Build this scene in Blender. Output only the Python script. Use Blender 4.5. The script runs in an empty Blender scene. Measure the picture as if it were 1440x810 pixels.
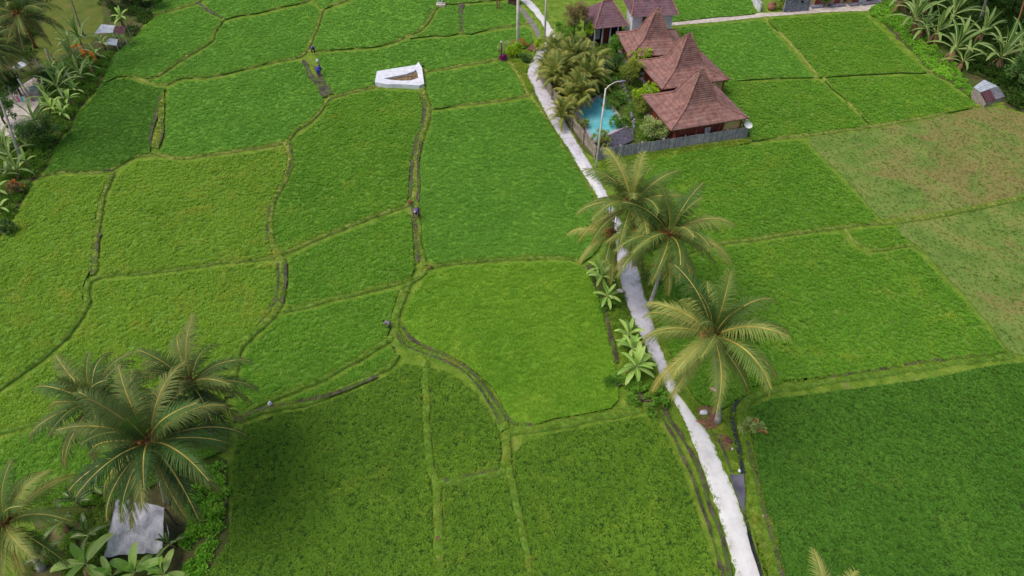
import bpy, bmesh, math, random
from mathutils import Vector, Matrix, noise
from mathutils.geometry import tessellate_polygon
R = math.radians
scn = bpy.context.scene
COL = scn.collection
rnd = random.Random(7)

# ------------------------------------------------------------------ camera model
CAM_H, PITCH, FPX = 43.0, R(45), 960.0
def at(x, y, z=0.0):
    """photo pixel (1440x810) -> world point at height z"""
    cx = (x-720)/FPX; cy = -(y-405)/FPX
    dy = math.cos(PITCH)+cy*math.sin(PITCH); dz = -math.sin(PITCH)+cy*math.cos(PITCH)
    t = (z-CAM_H)/dz
    return Vector((cx*t, dy*t, z))

# ------------------------------------------------------------------ tagging
def tag(o, label=None, cat=None, group=None, kind=None):
    if label: o['label'] = label
    if cat: o['category'] = cat
    if group: o['group'] = group
    if kind: o['kind'] = kind
    return o
def empty(name, loc, label, cat, group=None, rz=0.0):
    o = bpy.data.objects.new(name, None); COL.objects.link(o)
    o.location = loc; o.rotation_euler = (0, 0, rz); o.empty_display_size = .3
    return tag(o, label, cat, group)

class MB:
    """collects geometry for ONE mesh object"""
    def __init__(s): s.v=[]; s.f=[]; s.m=[]; s.c=[]
    def vert(s, p, c=0.0): s.v.append(tuple(p)); s.c.append(c); return len(s.v)-1
    def face(s, ids, m=0): s.f.append(tuple(ids)); s.m.append(m)
    def quad(s, a, b, c, d, m=0, col=0.0):
        i=[s.vert(p,col) for p in (a,b,c,d)]; s.face(i,m)
    def box(s, lo, hi, m=0, rot=None, org=(0,0,0)):
        x0,y0,z0=lo; x1,y1,z1=hi
        P=[Vector(p) for p in ((x0,y0,z0),(x1,y0,z0),(x1,y1,z0),(x0,y1,z0),(x0,y0,z1),(x1,y0,z1),(x1,y1,z1),(x0,y1,z1))]
        if rot is not None: P=[rot@p for p in P]
        o=Vector(org); b=len(s.v)
        for p in P: s.vert(p+o)
        for q in ((3,2,1,0),(4,5,6,7),(0,1,5,4),(1,2,6,5),(2,3,7,6),(3,0,4,7)): s.face([b+i for i in q],m)
    def beam(s, a, b, w, h, m=0):
        a=Vector(a); b=Vector(b); d=(b-a); L=d.length
        if L<1e-5: return
        q=d.to_track_quat('Y','Z').to_matrix()
        s.box((-w/2,0,-h/2),(w/2,L,h/2),m,q,a)
    def tube(s, pts, rad, n=8, m=0, cap=True, col=0.0):
        pts=[Vector(p) for p in pts]; rings=[]
        for i,p in enumerate(pts):
            a=pts[max(i-1,0)]; b=pts[min(i+1,len(pts)-1)]
            d=(b-a).normalized(); u=d.orthogonal() if i==0 else (u-d*u.dot(d))
            u=u.normalized(); w=d.cross(u)
            r=rad[i] if isinstance(rad,(list,tuple)) else rad
            rings.append([s.vert(p+(u*math.cos(2*math.pi*k/n)+w*math.sin(2*math.pi*k/n))*r,col) for k in range(n)])
        for i in range(len(rings)-1):
            for k in range(n):
                s.face((rings[i][k],rings[i][(k+1)%n],rings[i+1][(k+1)%n],rings[i+1][k]),m)
        if cap: s.face(rings[0][::-1],m); s.face(rings[-1],m)
    def ball(s, c, r, m=0, n=8, sq=(1,1,1), col=0.0, jit=0.0):
        c=Vector(c); rows=[]
        k=max(3,n//2)
        for i in range(k+1):
            th=math.pi*i/k; row=[]
            for j in range(n):
                ph=2*math.pi*j/n; q=1+rnd.uniform(-jit,jit)
                row.append(s.vert((c.x+r*sq[0]*math.sin(th)*math.cos(ph)*q,c.y+r*sq[1]*math.sin(th)*math.sin(ph)*q,c.z+r*sq[2]*math.cos(th)*q),col))
            rows.append(row)
        for i in range(k):
            for j in range(n): s.face((rows[i][j],rows[i+1][j],rows[i+1][(j+1)%n],rows[i][(j+1)%n]),m)
    def mesh(s, name, mats, smooth=False):
        me=bpy.data.meshes.new(name); me.from_pydata(s.v,[],s.f); 
        for m in (mats if isinstance(mats,(list,tuple)) else [mats]): me.materials.append(m)
        me.polygons.foreach_set('material_index',s.m)
        if smooth: me.polygons.foreach_set('use_smooth',[True]*len(s.f))
        a=me.attributes.new('Col','FLOAT','POINT'); a.data.foreach_set('value',s.c)
        me.update(); me.validate(); return me
    def build(s, name, mats, parent=None, smooth=False, loc=None, rz=0.0):
        o=bpy.data.objects.new(name,s.mesh(name,mats,smooth)); COL.objects.link(o)
        if loc is not None: o.location=loc; o.rotation_euler=(0,0,rz)
        if parent is not None: o.parent=parent
        return o

def place(name, me, parent, loc=(0,0,0), rot=(0,0,0), sc=1.0):
    o=bpy.data.objects.new(name,me); COL.objects.link(o); o.parent=parent
    o.location=loc; o.rotation_euler=rot; o.scale=(sc,sc,sc) if not isinstance(sc,tuple) else sc
    return o

# ------------------------------------------------------------------ materials
def lin(h):
    h=h.lstrip('#'); out=[]
    for i in (0,2,4):
        c=int(h[i:i+2],16)/255; out.append(c/12.92 if c<=.04045 else ((c+.055)/1.055)**2.4)
    return (*out,1.0)
class NT:
    def __init__(s,name):
        s.m=bpy.data.materials.new(name); s.m.use_nodes=True; s.t=s.m.node_tree; s.t.nodes.clear()
        s.out=s.n('ShaderNodeOutputMaterial')
    def n(s,t,**kw):
        x=s.t.nodes.new(t)
        for k,v in kw.items(): setattr(x,k,v)
        return x
    def l(s,a,b): s.t.links.new(a,b)
    def pos(s): 
        if not hasattr(s,'_p'): s._p=s.n('ShaderNodeNewGeometry').outputs['Position']
        return s._p
    def noise(s,scale,detail=3,rough=.55,vec=None,dist=0.0):
        x=s.n('ShaderNodeTexNoise'); x.inputs['Scale'].default_value=scale; x.inputs['Detail'].default_value=detail
        x.inputs['Roughness'].default_value=rough; x.inputs['Distortion'].default_value=dist
        s.l(vec or s.pos(),x.inputs['Vector']); return x.outputs['Fac']
    def ramp(s,fac,stops,interp='LINEAR'):
        x=s.n('ShaderNodeValToRGB'); x.color_ramp.interpolation=interp; e=x.color_ramp.elements
        while len(e)<len(stops): e.new(.5)
        for el,(p,c) in zip(e,stops): el.position=p; el.color=c if len(c)==4 else (*c,1)
        s.l(fac,x.inputs['Fac']); return x.outputs['Color']
    def rampf(s,fac,a,b,lo=0.0,hi=1.0):
        x=s.n('ShaderNodeMapRange'); x.clamp=True
        for k,v in zip(('From Min','From Max','To Min','To Max'),(a,b,lo,hi)): x.inputs[k].default_value=v
        s.l(fac,x.inputs['Value']); return x.outputs['Result']
    def mix(s,fac,a,b,mode='MIX'):
        x=s.n('ShaderNodeMix',data_type='RGBA',blend_type=mode)
        for val,sock in ((fac,x.inputs[0]),(a,x.inputs[6]),(b,x.inputs[7])):
            if hasattr(val,'links'): s.l(val,sock)
            else: sock.default_value=val
        return x.outputs[2]
    def math(s,op,a,b=0.0):
        x=s.n('ShaderNodeMath',operation=op)
        for val,sock in ((a,x.inputs[0]),(b,x.inputs[1])):
            if hasattr(val,'links'): s.l(val,sock)
            else: sock.default_value=val
        return x.outputs[0]
    def attr(s,name='Col'):
        return s.n('ShaderNodeAttribute',attribute_name=name).outputs['Fac']
    def orand(s): return s.n('ShaderNodeObjectInfo').outputs['Random']
    def bump(s,h,strength=.5,dist=.05):
        x=s.n('ShaderNodeBump'); x.inputs['Strength'].default_value=strength; x.inputs['Distance'].default_value=dist
        s.l(h,x.inputs['Height']); return x.outputs['Normal']
    def finish(s,col,rough=.8,spec=.3,normal=None,trans=0.0,metal=0.0):
        b=s.n('ShaderNodeBsdfPrincipled')
        if hasattr(col,'links'): s.l(col,b.inputs['Base Color'])
        else: b.inputs['Base Color'].default_value=col
        if hasattr(rough,'links'): s.l(rough,b.inputs['Roughness'])
        else: b.inputs['Roughness'].default_value=rough
        b.inputs['Specular IOR Level'].default_value=spec; b.inputs['Metallic'].default_value=metal
        if normal is not None: s.l(normal,b.inputs['Normal'])
        o=b.outputs[0]
        if trans>0:
            t=s.n('ShaderNodeBsdfTranslucent')
            if hasattr(col,'links'): s.l(col,t.inputs['Color'])
            else: t.inputs['Color'].default_value=col
            mx=s.n('ShaderNodeMixShader'); mx.inputs[0].default_value=trans
            s.l(o,mx.inputs[1]); s.l(t.outputs[0],mx.inputs[2]); o=mx.outputs[0]
        s.l(o,s.out.inputs['Surface']); return s.m

def simple(name,c,c2=None,rough=.8,scale=3.0,bump=.0,spec=.3,detail=4,lo=.35,hi=.65,metal=0.0,bscale=None):
    n=NT(name); c=lin(c) if isinstance(c,str) else c
    c2=(lin(c2) if isinstance(c2,str) else c2) or tuple(x*.6 for x in c[:3])+(1,)
    f=n.noise(scale,detail); col=n.ramp(f,[(lo,c2),(hi,c)])
    nm=n.bump(n.noise(bscale or scale*4,4),bump,.03) if bump else None
    return n.finish(col,rough,spec,nm,metal=metal)

def leafmat(name, dark, light, accent, trans=.25, big=.16, small=1.1, acc=(.55,.72), rough=.55, dry=None, basedark=.3, spec=.2, gain=(1,1,1), rj=.28, tip=0.0):
    """foliage: two greens mixed by world-space noise, an accent in patches, Col=0 root .. 1 tip, per-instance value jitter"""
    n=NT(name); d,l,a=(tuple(x*y for x,y in zip(lin(q),(*gain,1))) for q in (dark,light,accent))
    f=n.math('ADD',n.math('MULTIPLY',n.noise(big,5,.6,dist=.6),.5),n.math('MULTIPLY',n.noise(small*2.2,4,.65),.5))
    col=n.ramp(f,[(.30,d),(.68,l)])
    col=n.mix(n.math('MULTIPLY',n.rampf(n.noise(big*1.7,5,.65,dist=1.0),*acc),.75),col,a)
    col=n.mix(n.rampf(n.orand(),0,1,.0,rj),col,n.mix(1.0,col,(.55,.6,.5,1),'MULTIPLY'))
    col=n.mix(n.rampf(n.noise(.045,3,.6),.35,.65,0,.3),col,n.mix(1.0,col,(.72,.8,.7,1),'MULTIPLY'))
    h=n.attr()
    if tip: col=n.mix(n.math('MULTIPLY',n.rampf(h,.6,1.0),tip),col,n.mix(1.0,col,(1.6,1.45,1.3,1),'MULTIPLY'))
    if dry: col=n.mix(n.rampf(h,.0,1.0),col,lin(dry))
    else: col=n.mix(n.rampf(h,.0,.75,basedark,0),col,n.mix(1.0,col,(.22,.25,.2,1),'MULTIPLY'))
    return n.finish(col,rough,spec,None,trans)

# ground: grassy bunds, bare earth showing through
n=NT('bund_grass_ground'); g=n.ramp(n.noise(.9,6,.65),[(.3,lin('#4c6a1e')),(.5,lin('#6f8b2c')),(.72,lin('#93a043'))])
g=n.mix(n.rampf(n.noise(.35,5,.7),.58,.72),g,lin('#8f8658')); g=n.mix(n.rampf(n.noise(7,3),.35,.75,0,.45),g,lin('#2f4714'))
M_ground=n.finish(g,.95,.1,n.bump(n.noise(9,5),.7,.08))
n=NT('bund_grass'); g=n.ramp(n.noise(1.2,6,.65),[(.3,lin('#51752a')),(.5,lin('#6b8e34')),(.72,lin('#829640'))])
sx=n.n('ShaderNodeSeparateXYZ'); n.l(n.pos(),sx.inputs[0])
g=n.mix(n.rampf(sx.outputs['Y'],38,62,0,.75),g,n.ramp(n.noise(1.2,6,.65),[(.3,lin('#6f7c34')),(.5,lin('#93964c')),(.72,lin('#aea266'))]))
g=n.mix(n.rampf(n.noise(6,3),.35,.75,0,.35),g,lin('#3f5418'))
M_bund=n.finish(g,.95,.1,n.bump(n.noise(9,5),.7,.08))
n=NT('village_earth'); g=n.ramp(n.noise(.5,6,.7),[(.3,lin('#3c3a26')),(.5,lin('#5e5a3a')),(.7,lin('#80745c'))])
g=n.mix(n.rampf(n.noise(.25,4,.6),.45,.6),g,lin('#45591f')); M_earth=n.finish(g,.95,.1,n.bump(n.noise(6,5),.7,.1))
n=NT('lawn'); g=n.ramp(n.noise(.35,6,.7),[(.3,lin('#46551f')),(.5,lin('#5c682a')),(.7,lin('#746c38'))])
M_lawn=n.finish(g,.95,.1,n.bump(n.noise(14,4),.6,.05))
n=NT('mud'); g=n.ramp(n.noise(1.6,6,.7),[(.3,lin('#26241a')),(.5,lin('#463d30')),(.72,lin('#736550'))])
g=n.mix(n.rampf(n.noise(.7,4),.5,.6),g,lin('#4b5c22')); M_mud=n.finish(g,n.rampf(n.noise(1.2,3),.4,.6,.35,.9),.4,n.bump(n.noise(8,4),.5,.05))
n=NT('still_water'); M_water=n.finish(n.ramp(n.noise(.8,4),[(.35,lin('#4c4954')),(.65,lin('#6d6a76'))]),.12,.5,n.bump(n.noise(5,3),.05,.02))
n=NT('dark_water'); M_dwater=n.finish(n.ramp(n.noise(.8,4),[(.35,lin('#1d201a')),(.65,lin('#3a3a38'))]),.15,.5,n.bump(n.noise(5,3),.08,.02))
# road: worn pale concrete, brighter on the newly cast lengths (Col)
n=NT('road_concrete'); a=n.attr()
f=n.noise(.7,7,.7); old=n.ramp(f,[(.3,lin('#a8a3ab')),(.5,lin('#c2bdc5')),(.7,lin('#d0ccd2'))])
old=n.mix(n.rampf(n.noise(1.3,5,.7),.52,.66,0,.55),old,lin('#8c8373'))
new=n.ramp(n.noise(.9,6,.65),[(.28,lin('#c2beba')),(.5,lin('#d6d3d0')),(.7,lin('#e0dedb'))])
g=n.mix(a,old,new); g=n.mix(n.rampf(n.noise(6,4,.7),.58,.75,0,.35),g,lin('#777067'))
M_road=n.finish(g,.85,.2,n.bump(n.noise(12,5),.35,.03))
M_roadedge=simple('road_track','#8a8580','#6a655c',.9,2.2,.4)
M_path=simple('path_concrete','#cfc4bb','#a99b8d',.9,1.2,.3)

# crops -------------------------------------------------------------
CROP={}
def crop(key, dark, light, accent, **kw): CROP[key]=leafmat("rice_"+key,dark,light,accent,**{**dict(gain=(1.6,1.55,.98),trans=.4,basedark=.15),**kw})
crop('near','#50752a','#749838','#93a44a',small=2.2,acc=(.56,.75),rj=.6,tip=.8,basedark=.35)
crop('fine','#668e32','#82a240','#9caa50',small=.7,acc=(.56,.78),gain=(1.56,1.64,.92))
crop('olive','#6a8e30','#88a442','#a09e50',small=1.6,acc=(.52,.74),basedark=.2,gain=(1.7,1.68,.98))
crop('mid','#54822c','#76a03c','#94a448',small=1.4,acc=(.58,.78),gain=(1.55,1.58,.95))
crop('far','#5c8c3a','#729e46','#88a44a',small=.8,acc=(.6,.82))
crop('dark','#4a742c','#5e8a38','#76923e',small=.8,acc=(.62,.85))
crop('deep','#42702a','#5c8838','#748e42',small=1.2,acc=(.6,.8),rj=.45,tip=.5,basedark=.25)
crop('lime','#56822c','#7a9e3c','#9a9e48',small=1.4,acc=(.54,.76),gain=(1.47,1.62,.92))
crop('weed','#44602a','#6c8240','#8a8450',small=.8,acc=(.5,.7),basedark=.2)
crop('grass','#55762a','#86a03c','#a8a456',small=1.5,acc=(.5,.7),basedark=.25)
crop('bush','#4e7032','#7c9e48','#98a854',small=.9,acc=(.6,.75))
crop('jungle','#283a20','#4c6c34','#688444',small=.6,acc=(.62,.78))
crop('vine','#5a8a34','#90c050','#acc864',small=2.0,acc=(.55,.7))
n=NT('crop_base'); g=n.ramp(n.noise(3,4),[(.35,lin('#2a4214')),(.65,lin('#476a22'))]); M_base=n.finish(g,.95,.1,n.bump(n.noise(10,4),.8,.1))
n=NT('crop_gaps'); M_base2=n.finish(n.ramp(n.noise(3,4),[(.35,lin('#48661f')),(.65,lin('#6a8c34'))]),.95,.1)
n=NT('crop_skirt'); g=n.ramp(n.noise(4,4),[(.35,lin('#32481a')),(.65,lin('#5a7630'))]); M_skirt=n.finish(g,.95,.1)
def fallowmat(name,bias):
    n=NT(name)
    g=n.ramp(n.noise(.22,6,.65),[(.3,lin('#54742e')),(.5,lin('#70863e')),(.7,lin('#8a8a4c'))])
    # bare, drier ground towards the eastern side
    sx=n.n('ShaderNodeSeparateXYZ'); n.l(n.pos(),sx.inputs[0])
    e=n.rampf(sx.outputs['X'],bias[0],bias[1])
    f=n.math('ADD',n.noise(.16,6,.7,dist=.8),n.math('MULTIPLY',e,.2))
    g=n.mix(n.rampf(f,.6,.74,0,.85),g,lin('#8a7a4c'))
    g=n.mix(n.rampf(n.math('ADD',n.noise(.4,5,.75,dist=.5),n.math('MULTIPLY',e,.08)),.68,.76,0,.7),g,lin('#6d5743'))
    g=n.mix(n.rampf(n.noise(4.5,6,.8),.45,.7,0,.5),g,lin('#4a6226'))
    return n.finish(g,.95,.1,n.bump(n.noise(12,4),.6,.05))
M_fallow=fallowmat('fallow_ground',(34,47)); M_fallow2=fallowmat('fallow_ground_pale',(34,64))

def tuft(seed, nb, L, w, spread, lean, seg=2, flat=0.0, mat=None, name='tuft'):
    r=random.Random(seed); m=MB()
    for i in range(nb):
        az=r.uniform(0,2*math.pi); rr=spread*math.sqrt(r.random()); o=Vector((rr*math.cos(az+.6),rr*math.sin(az+.6),0))
        th=r.uniform(*lean); ll=L*r.uniform(.7,1.15); ww=w*r.uniform(.7,1.2)
        side=Vector((-math.sin(az),math.cos(az),0)); p=o.copy(); prev=None
        for k in range(seg+1):
            t=k/seg; wk=ww*(1-.85*t*t)*(.6+.4*min(1,t*4)) if k<seg else ww*.15
            c=t
            q=(m.vert(p-side*wk/2,c),m.vert(p+side*wk/2,c))
            if prev: m.face((prev[0],prev[1],q[1],q[0]))
            prev=q
            d=Vector((math.sin(th)*math.cos(az),math.sin(th)*math.sin(az),math.cos(th))); p=p+d*ll/seg; th+=r.uniform(.3,.75)
    return m.mesh(name,mat)
def leafclump(seed, nb, L, w, rad, mat, name='clump'):
    r=random.Random(seed); m=MB()
    for i in range(nb):
        v=Vector((r.gauss(0,1),r.gauss(0,1),abs(r.gauss(0,1))+.15)).normalized(); p=v*rad*r.uniform(.45,1.0)
        p.z*=.9
        d=(v+Vector((r.uniform(-.6,.6),r.uniform(-.6,.6),r.uniform(-.5,.3)))).normalized(); s=d.cross(Vector((r.uniform(-1,1),r.uniform(-1,1),1))).normalized()
        ll=L*r.uniform(.6,1.2); ww=w*r.uniform(.7,1.2); up=s.cross(d)*.1*ll; c=min(1,.25+.75*p.length/rad)
        a=m.vert(p,c); b=m.vert(p+d*ll*.5+s*ww/2+up,c); e=m.vert(p+d*ll*.5-s*ww/2+up,c); f=m.vert(p+d*ll-up,c)
        m.face((a,b,f)); m.face((a,f,e))
    return m.mesh(name,mat)
COLL={}
def template(key, meshes):
    c=bpy.data.collections.new('templates_'+key)
    for me in meshes:
        o=bpy.data.objects.new(key+'_tuft',me); c.objects.link(o)
    COLL[key]=c
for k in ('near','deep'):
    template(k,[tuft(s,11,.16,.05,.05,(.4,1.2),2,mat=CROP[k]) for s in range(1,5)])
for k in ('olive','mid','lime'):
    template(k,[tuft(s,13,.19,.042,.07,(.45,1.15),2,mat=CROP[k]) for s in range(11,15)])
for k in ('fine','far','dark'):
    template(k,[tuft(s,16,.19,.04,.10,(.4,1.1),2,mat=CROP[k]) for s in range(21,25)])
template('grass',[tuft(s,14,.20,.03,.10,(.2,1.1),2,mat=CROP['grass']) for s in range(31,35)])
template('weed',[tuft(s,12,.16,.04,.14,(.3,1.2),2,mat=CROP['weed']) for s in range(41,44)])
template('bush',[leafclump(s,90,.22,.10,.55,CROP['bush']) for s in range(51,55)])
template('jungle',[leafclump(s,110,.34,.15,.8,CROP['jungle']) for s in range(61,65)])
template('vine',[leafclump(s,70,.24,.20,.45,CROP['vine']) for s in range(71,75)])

# scatter node group
def scatter_group():
    t=bpy.data.node_groups.new('scatter','GeometryNodeTree')
    t.interface.new_socket('Geometry',in_out='INPUT',socket_type='NodeSocketGeometry')
    ids={}
    for nm,st in (('Collection','NodeSocketCollection'),('Density','NodeSocketFloat'),('SMin','NodeSocketFloat'),('SMax','NodeSocketFloat'),('Lean','NodeSocketFloat'),('Seed','NodeSocketInt')):
        ids[nm]=t.interface.new_socket(nm,in_out='INPUT',socket_type=st).identifier
    t.interface.new_socket('Geometry',in_out='OUTPUT',socket_type='NodeSocketGeometry')
    N=t.nodes.new; L=t.links.new
    gi=N('NodeGroupInput'); go=N('NodeGroupOutput')
    nrm=N('GeometryNodeInputNormal'); sep=N('ShaderNodeSeparateXYZ'); L(nrm.outputs[0],sep.inputs[0])
    cmp=N('FunctionNodeCompare'); cmp.operation='GREATER_THAN'; L(sep.outputs['Z'],cmp.inputs[0]); cmp.inputs[1].default_value=.6
    ds=N('GeometryNodeDistributePointsOnFaces'); L(gi.outputs['Geometry'],ds.inputs['Mesh']); L(cmp.outputs[0],ds.inputs['Selection'])
    L(gi.outputs['Density'],ds.inputs['Density']); L(gi.outputs['Seed'],ds.inputs['Seed'])
    ci=N('GeometryNodeCollectionInfo'); L(gi.outputs['Collection'],ci.inputs['Collection']); ci.inputs['Separate Children'].default_value=True; ci.inputs['Reset Children'].default_value=True
    ip=N('GeometryNodeInstanceOnPoints'); L(ds.outputs['Points'],ip.inputs['Points']); L(ci.outputs[0],ip.inputs['Instance']); ip.inputs['Pick Instance'].default_value=True
    # coherent lean from low-frequency noise + random spin
    po=N('GeometryNodeInputPosition'); nz=N('ShaderNodeTexNoise'); nz.inputs['Scale'].default_value=1.1; nz.inputs['Detail'].default_value=2.5; L(po.outputs[0],nz.inputs['Vector'])
    sub=N('ShaderNodeVectorMath'); sub.operation='SUBTRACT'; L(nz.outputs['Color'],sub.inputs[0]); sub.inputs[1].default_value=(.5,.5,.5)
    sc=N('ShaderNodeVectorMath'); sc.operation='SCALE'; L(sub.outputs[0],sc.inputs[0]); L(gi.outputs['Lean'],sc.inputs['Scale'])
    mul=N('ShaderNodeVectorMath'); mul.operation='MULTIPLY'; L(sc.outputs[0],mul.inputs[0]); mul.inputs[1].default_value=(1,1,0)
    rv=N('FunctionNodeRandomValue'); rv.data_type='FLOAT_VECTOR'; rv.inputs[0].default_value=(-.12,-.12,0); rv.inputs[1].default_value=(.12,.12,6.283)
    # spin about own axis first, then lean
    spin=N('FunctionNodeEulerToRotation'); L(rv.outputs[0],spin.inputs[0])
    lean=N('FunctionNodeEulerToRotation'); L(mul.outputs[0],lean.inputs[0])
    rot=N('FunctionNodeRotateRotation'); rot.rotation_space='GLOBAL'; L(spin.outputs[0],rot.inputs[0]); L(lean.outputs[0],rot.inputs[1])
    L(rot.outputs[0],ip.inputs['Rotation'])
    rs=N('FunctionNodeRandomValue'); rs.data_type='FLOAT'; L(gi.outputs['SMin'],rs.inputs[2]); L(gi.outputs['SMax'],rs.inputs[3]); rs.inputs['Seed'].default_value=5
    n2=N('ShaderNodeTexNoise'); n2.inputs['Scale'].default_value=3.5; n2.inputs['Detail'].default_value=2; L(po.outputs[0],n2.inputs['Vector'])
    mr=N('ShaderNodeMapRange'); mr.inputs['From Min'].default_value=.3; mr.inputs['From Max'].default_value=.7; mr.inputs['To Min'].default_value=.75; mr.inputs['To Max'].default_value=1.2; L(n2.outputs[0],mr.inputs['Value'])
    mm=N('ShaderNodeMath'); mm.operation='MULTIPLY'; L(rs.outputs[1],mm.inputs[0]); L(mr.outputs[0],mm.inputs[1])
    L(mm.outputs[0],ip.inputs['Scale'])
    jn=N('GeometryNodeJoinGeometry'); L(gi.outputs['Geometry'],jn.inputs[0]); L(ip.outputs[0],jn.inputs[0]); L(jn.outputs[0],go.inputs[0])
    return t,ids
SG,SID=scatter_group()
def scatter(o, key, density, smin, smax, lean=.8, seed=None):
    md=o.modifiers.new('scatter','NODES'); md.node_group=SG
    md[SID['Collection']]=COLL[key]; md[SID['Density']]=float(density); md[SID['SMin']]=float(smin); md[SID['SMax']]=float(smax)
    md[SID['Lean']]=float(lean); md[SID['Seed']]=seed if seed is not None else rnd.randrange(9999)

def smooth_pts(P, closed, step=1.0):
    """Catmull-Rom through world points"""
    n=len(P); out=[]
    rng=range(n if closed else n-1)
    for i in rng:
        g=lambda k: P[k%n] if closed else P[min(max(k,0),n-1)]
        a,b,c,d=g(i-1),g(i),g(i+1),g(i+2)
        k=max(1,min(12,int((c-b).length/step)))
        for j in range(k):
            t=j/k
            out.append(.5*((2*b)+(c-a)*t+(2*a-5*b+4*c-d)*t*t+(3*b-a-3*c+d)*t*t*t))
    if not closed: out.append(P[-1].copy())
    return out
def poly_mesh(name, P, ztop, zbot, mats, jit=0.0, closed_smooth=True, step=1.2, inset=0.0):
    W=smooth_pts([Vector((p.x,p.y,0)) for p in P],True,step) if closed_smooth else [Vector((p.x,p.y,0)) for p in P]
    if jit: W=[Vector((w.x+noise.noise(w*1.1)*jit,w.y+noise.noise(w*1.1+Vector((9,3,0)))*jit,0)) for w in W]
    area=sum(W[i-1].x*W[i].y-W[i].x*W[i-1].y for i in range(len(W)))
    if area<0: W.reverse()
    if inset:
        k=len(W); W2=[]
        for i in range(k):
            d=(W[(i+1)%k]-W[i-1]); d=d.normalized() if d.length>1e-6 else Vector((1,0,0)); W2.append(W[i]+Vector((-d.y,d.x,0))*inset)
        W=W2
    m=MB(); top=[m.vert((w.x,w.y,ztop),.7) for w in W]
    for t in tessellate_polygon([W]):
        a,b,c=(W[i] for i in t)
        if (b-a).cross(c-a).z<0: t=t[::-1]
        m.face([top[i] for i in t],0)
    if zbot is not None:
        bot=[m.vert((w.x,w.y,zbot)) for w in W]; k=len(W)
        for i in range(k): m.face((bot[i],bot[(i+1)%k],top[(i+1)%k],top[i]),1)
    return m.build(name,mats)
PROFILE=((-1.3,.0),(-1.0,.75),(-.65,1),(.65,1),(1.0,.75),(1.3,.0))
def strip(name, pix, width, z, mat, jit=.12, ridge=0.0, px_z=0.0, wvar=.25, step=.7):
    """a ribbon along a polyline given in photo pixels; ridge>0 gives a rounded bank"""
    P=smooth_pts([at(*p,px_z) if len(p)==2 else p for p in pix],False,step); m=MB(); prev=None
    for i,p in enumerate(P):
        a=P[max(i-1,0)]; b=P[min(i+1,len(P)-1)]; d=(b-a); d.z=0; d.normalize(); s=Vector((-d.y,d.x,0))
        q=Vector((p.x,p.y,0))
        w=width*(1+wvar*noise.noise(q*.8))/2; off=s*noise.noise(q*.6+Vector((5,5,5)))*jit
        j1=noise.noise(q*3.1)*jit*.6; j2=noise.noise(q*3.1+Vector((7,1,2)))*jit*.6
        if ridge>0:
            row=[]
            for u,h in PROFILE:
                ww=w+(j1 if u<0 else j2)
                pt=q+off+s*(u*ww); row.append(m.vert((pt.x,pt.y,z+h*ridge*(1+.3*noise.noise(q*1.3)))))
        else:
            row=[]
            for u in (1,-1):
                pt=q+off+s*u*(w+(j2 if u>0 else j1)); row.append(m.vert((pt.x,pt.y,z)))
            row=row[::-1]
        if prev:
            for k in range(len(row)-1): m.face((prev[k],prev[k+1],row[k+1],row[k]))
        prev=row
    # make sure faces look up
    o=m.build(name,mat,smooth=ridge>0)
    me=o.data; me.calc_loop_triangles()
    if sum(p.normal.z for p in me.polygons)<0: me.flip_normals()
    return o
SKY_STRENGTH,SUN_STRENGTH=.15,2.25
# ================================================================== SETTING
def flat_poly(name, pix, z, mat, jit=.25, smoothit=True, label=None, cat='ground'):
    o=poly_mesh(name,[at(*p) for p in pix],z,None,[mat],jit,smoothit); tag(o,label,cat,kind='structure'); return o
g=MB(); S=900; nn=18
for i in range(nn+1):
    for j in range(nn+1): g.vert((-S+2*S*i/nn,-S+2*S*j/nn,0))
for i in range(nn):
    for j in range(nn):
        a=i*(nn+1)+j; g.face((a,a+nn+1,a+nn+2,a+1))
tag(g.build('ground',M_ground),'grassy ground between and beyond the rice fields','ground',kind='structure')

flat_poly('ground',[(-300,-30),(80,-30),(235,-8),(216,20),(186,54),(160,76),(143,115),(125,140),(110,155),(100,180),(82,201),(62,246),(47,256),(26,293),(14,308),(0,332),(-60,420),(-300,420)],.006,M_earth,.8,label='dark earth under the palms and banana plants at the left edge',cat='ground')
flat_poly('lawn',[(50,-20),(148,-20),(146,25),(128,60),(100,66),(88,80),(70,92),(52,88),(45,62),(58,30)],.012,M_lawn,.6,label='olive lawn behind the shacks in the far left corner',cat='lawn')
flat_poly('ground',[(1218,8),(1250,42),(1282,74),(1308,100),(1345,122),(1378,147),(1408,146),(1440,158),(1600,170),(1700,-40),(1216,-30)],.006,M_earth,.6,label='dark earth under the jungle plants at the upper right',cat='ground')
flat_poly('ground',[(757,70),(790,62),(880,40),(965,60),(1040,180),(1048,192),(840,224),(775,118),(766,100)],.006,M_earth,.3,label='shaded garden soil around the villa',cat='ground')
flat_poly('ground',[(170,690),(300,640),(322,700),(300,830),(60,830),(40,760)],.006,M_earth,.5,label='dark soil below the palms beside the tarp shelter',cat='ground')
flat_poly('yard',[(20,128),(45,108),(62,112),(58,140),(45,160),(60,185),(20,200),(-20,190),(-20,140)],.014,M_path,.3,label='grey paved yard among the plants at the left edge',cat='yard')

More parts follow.
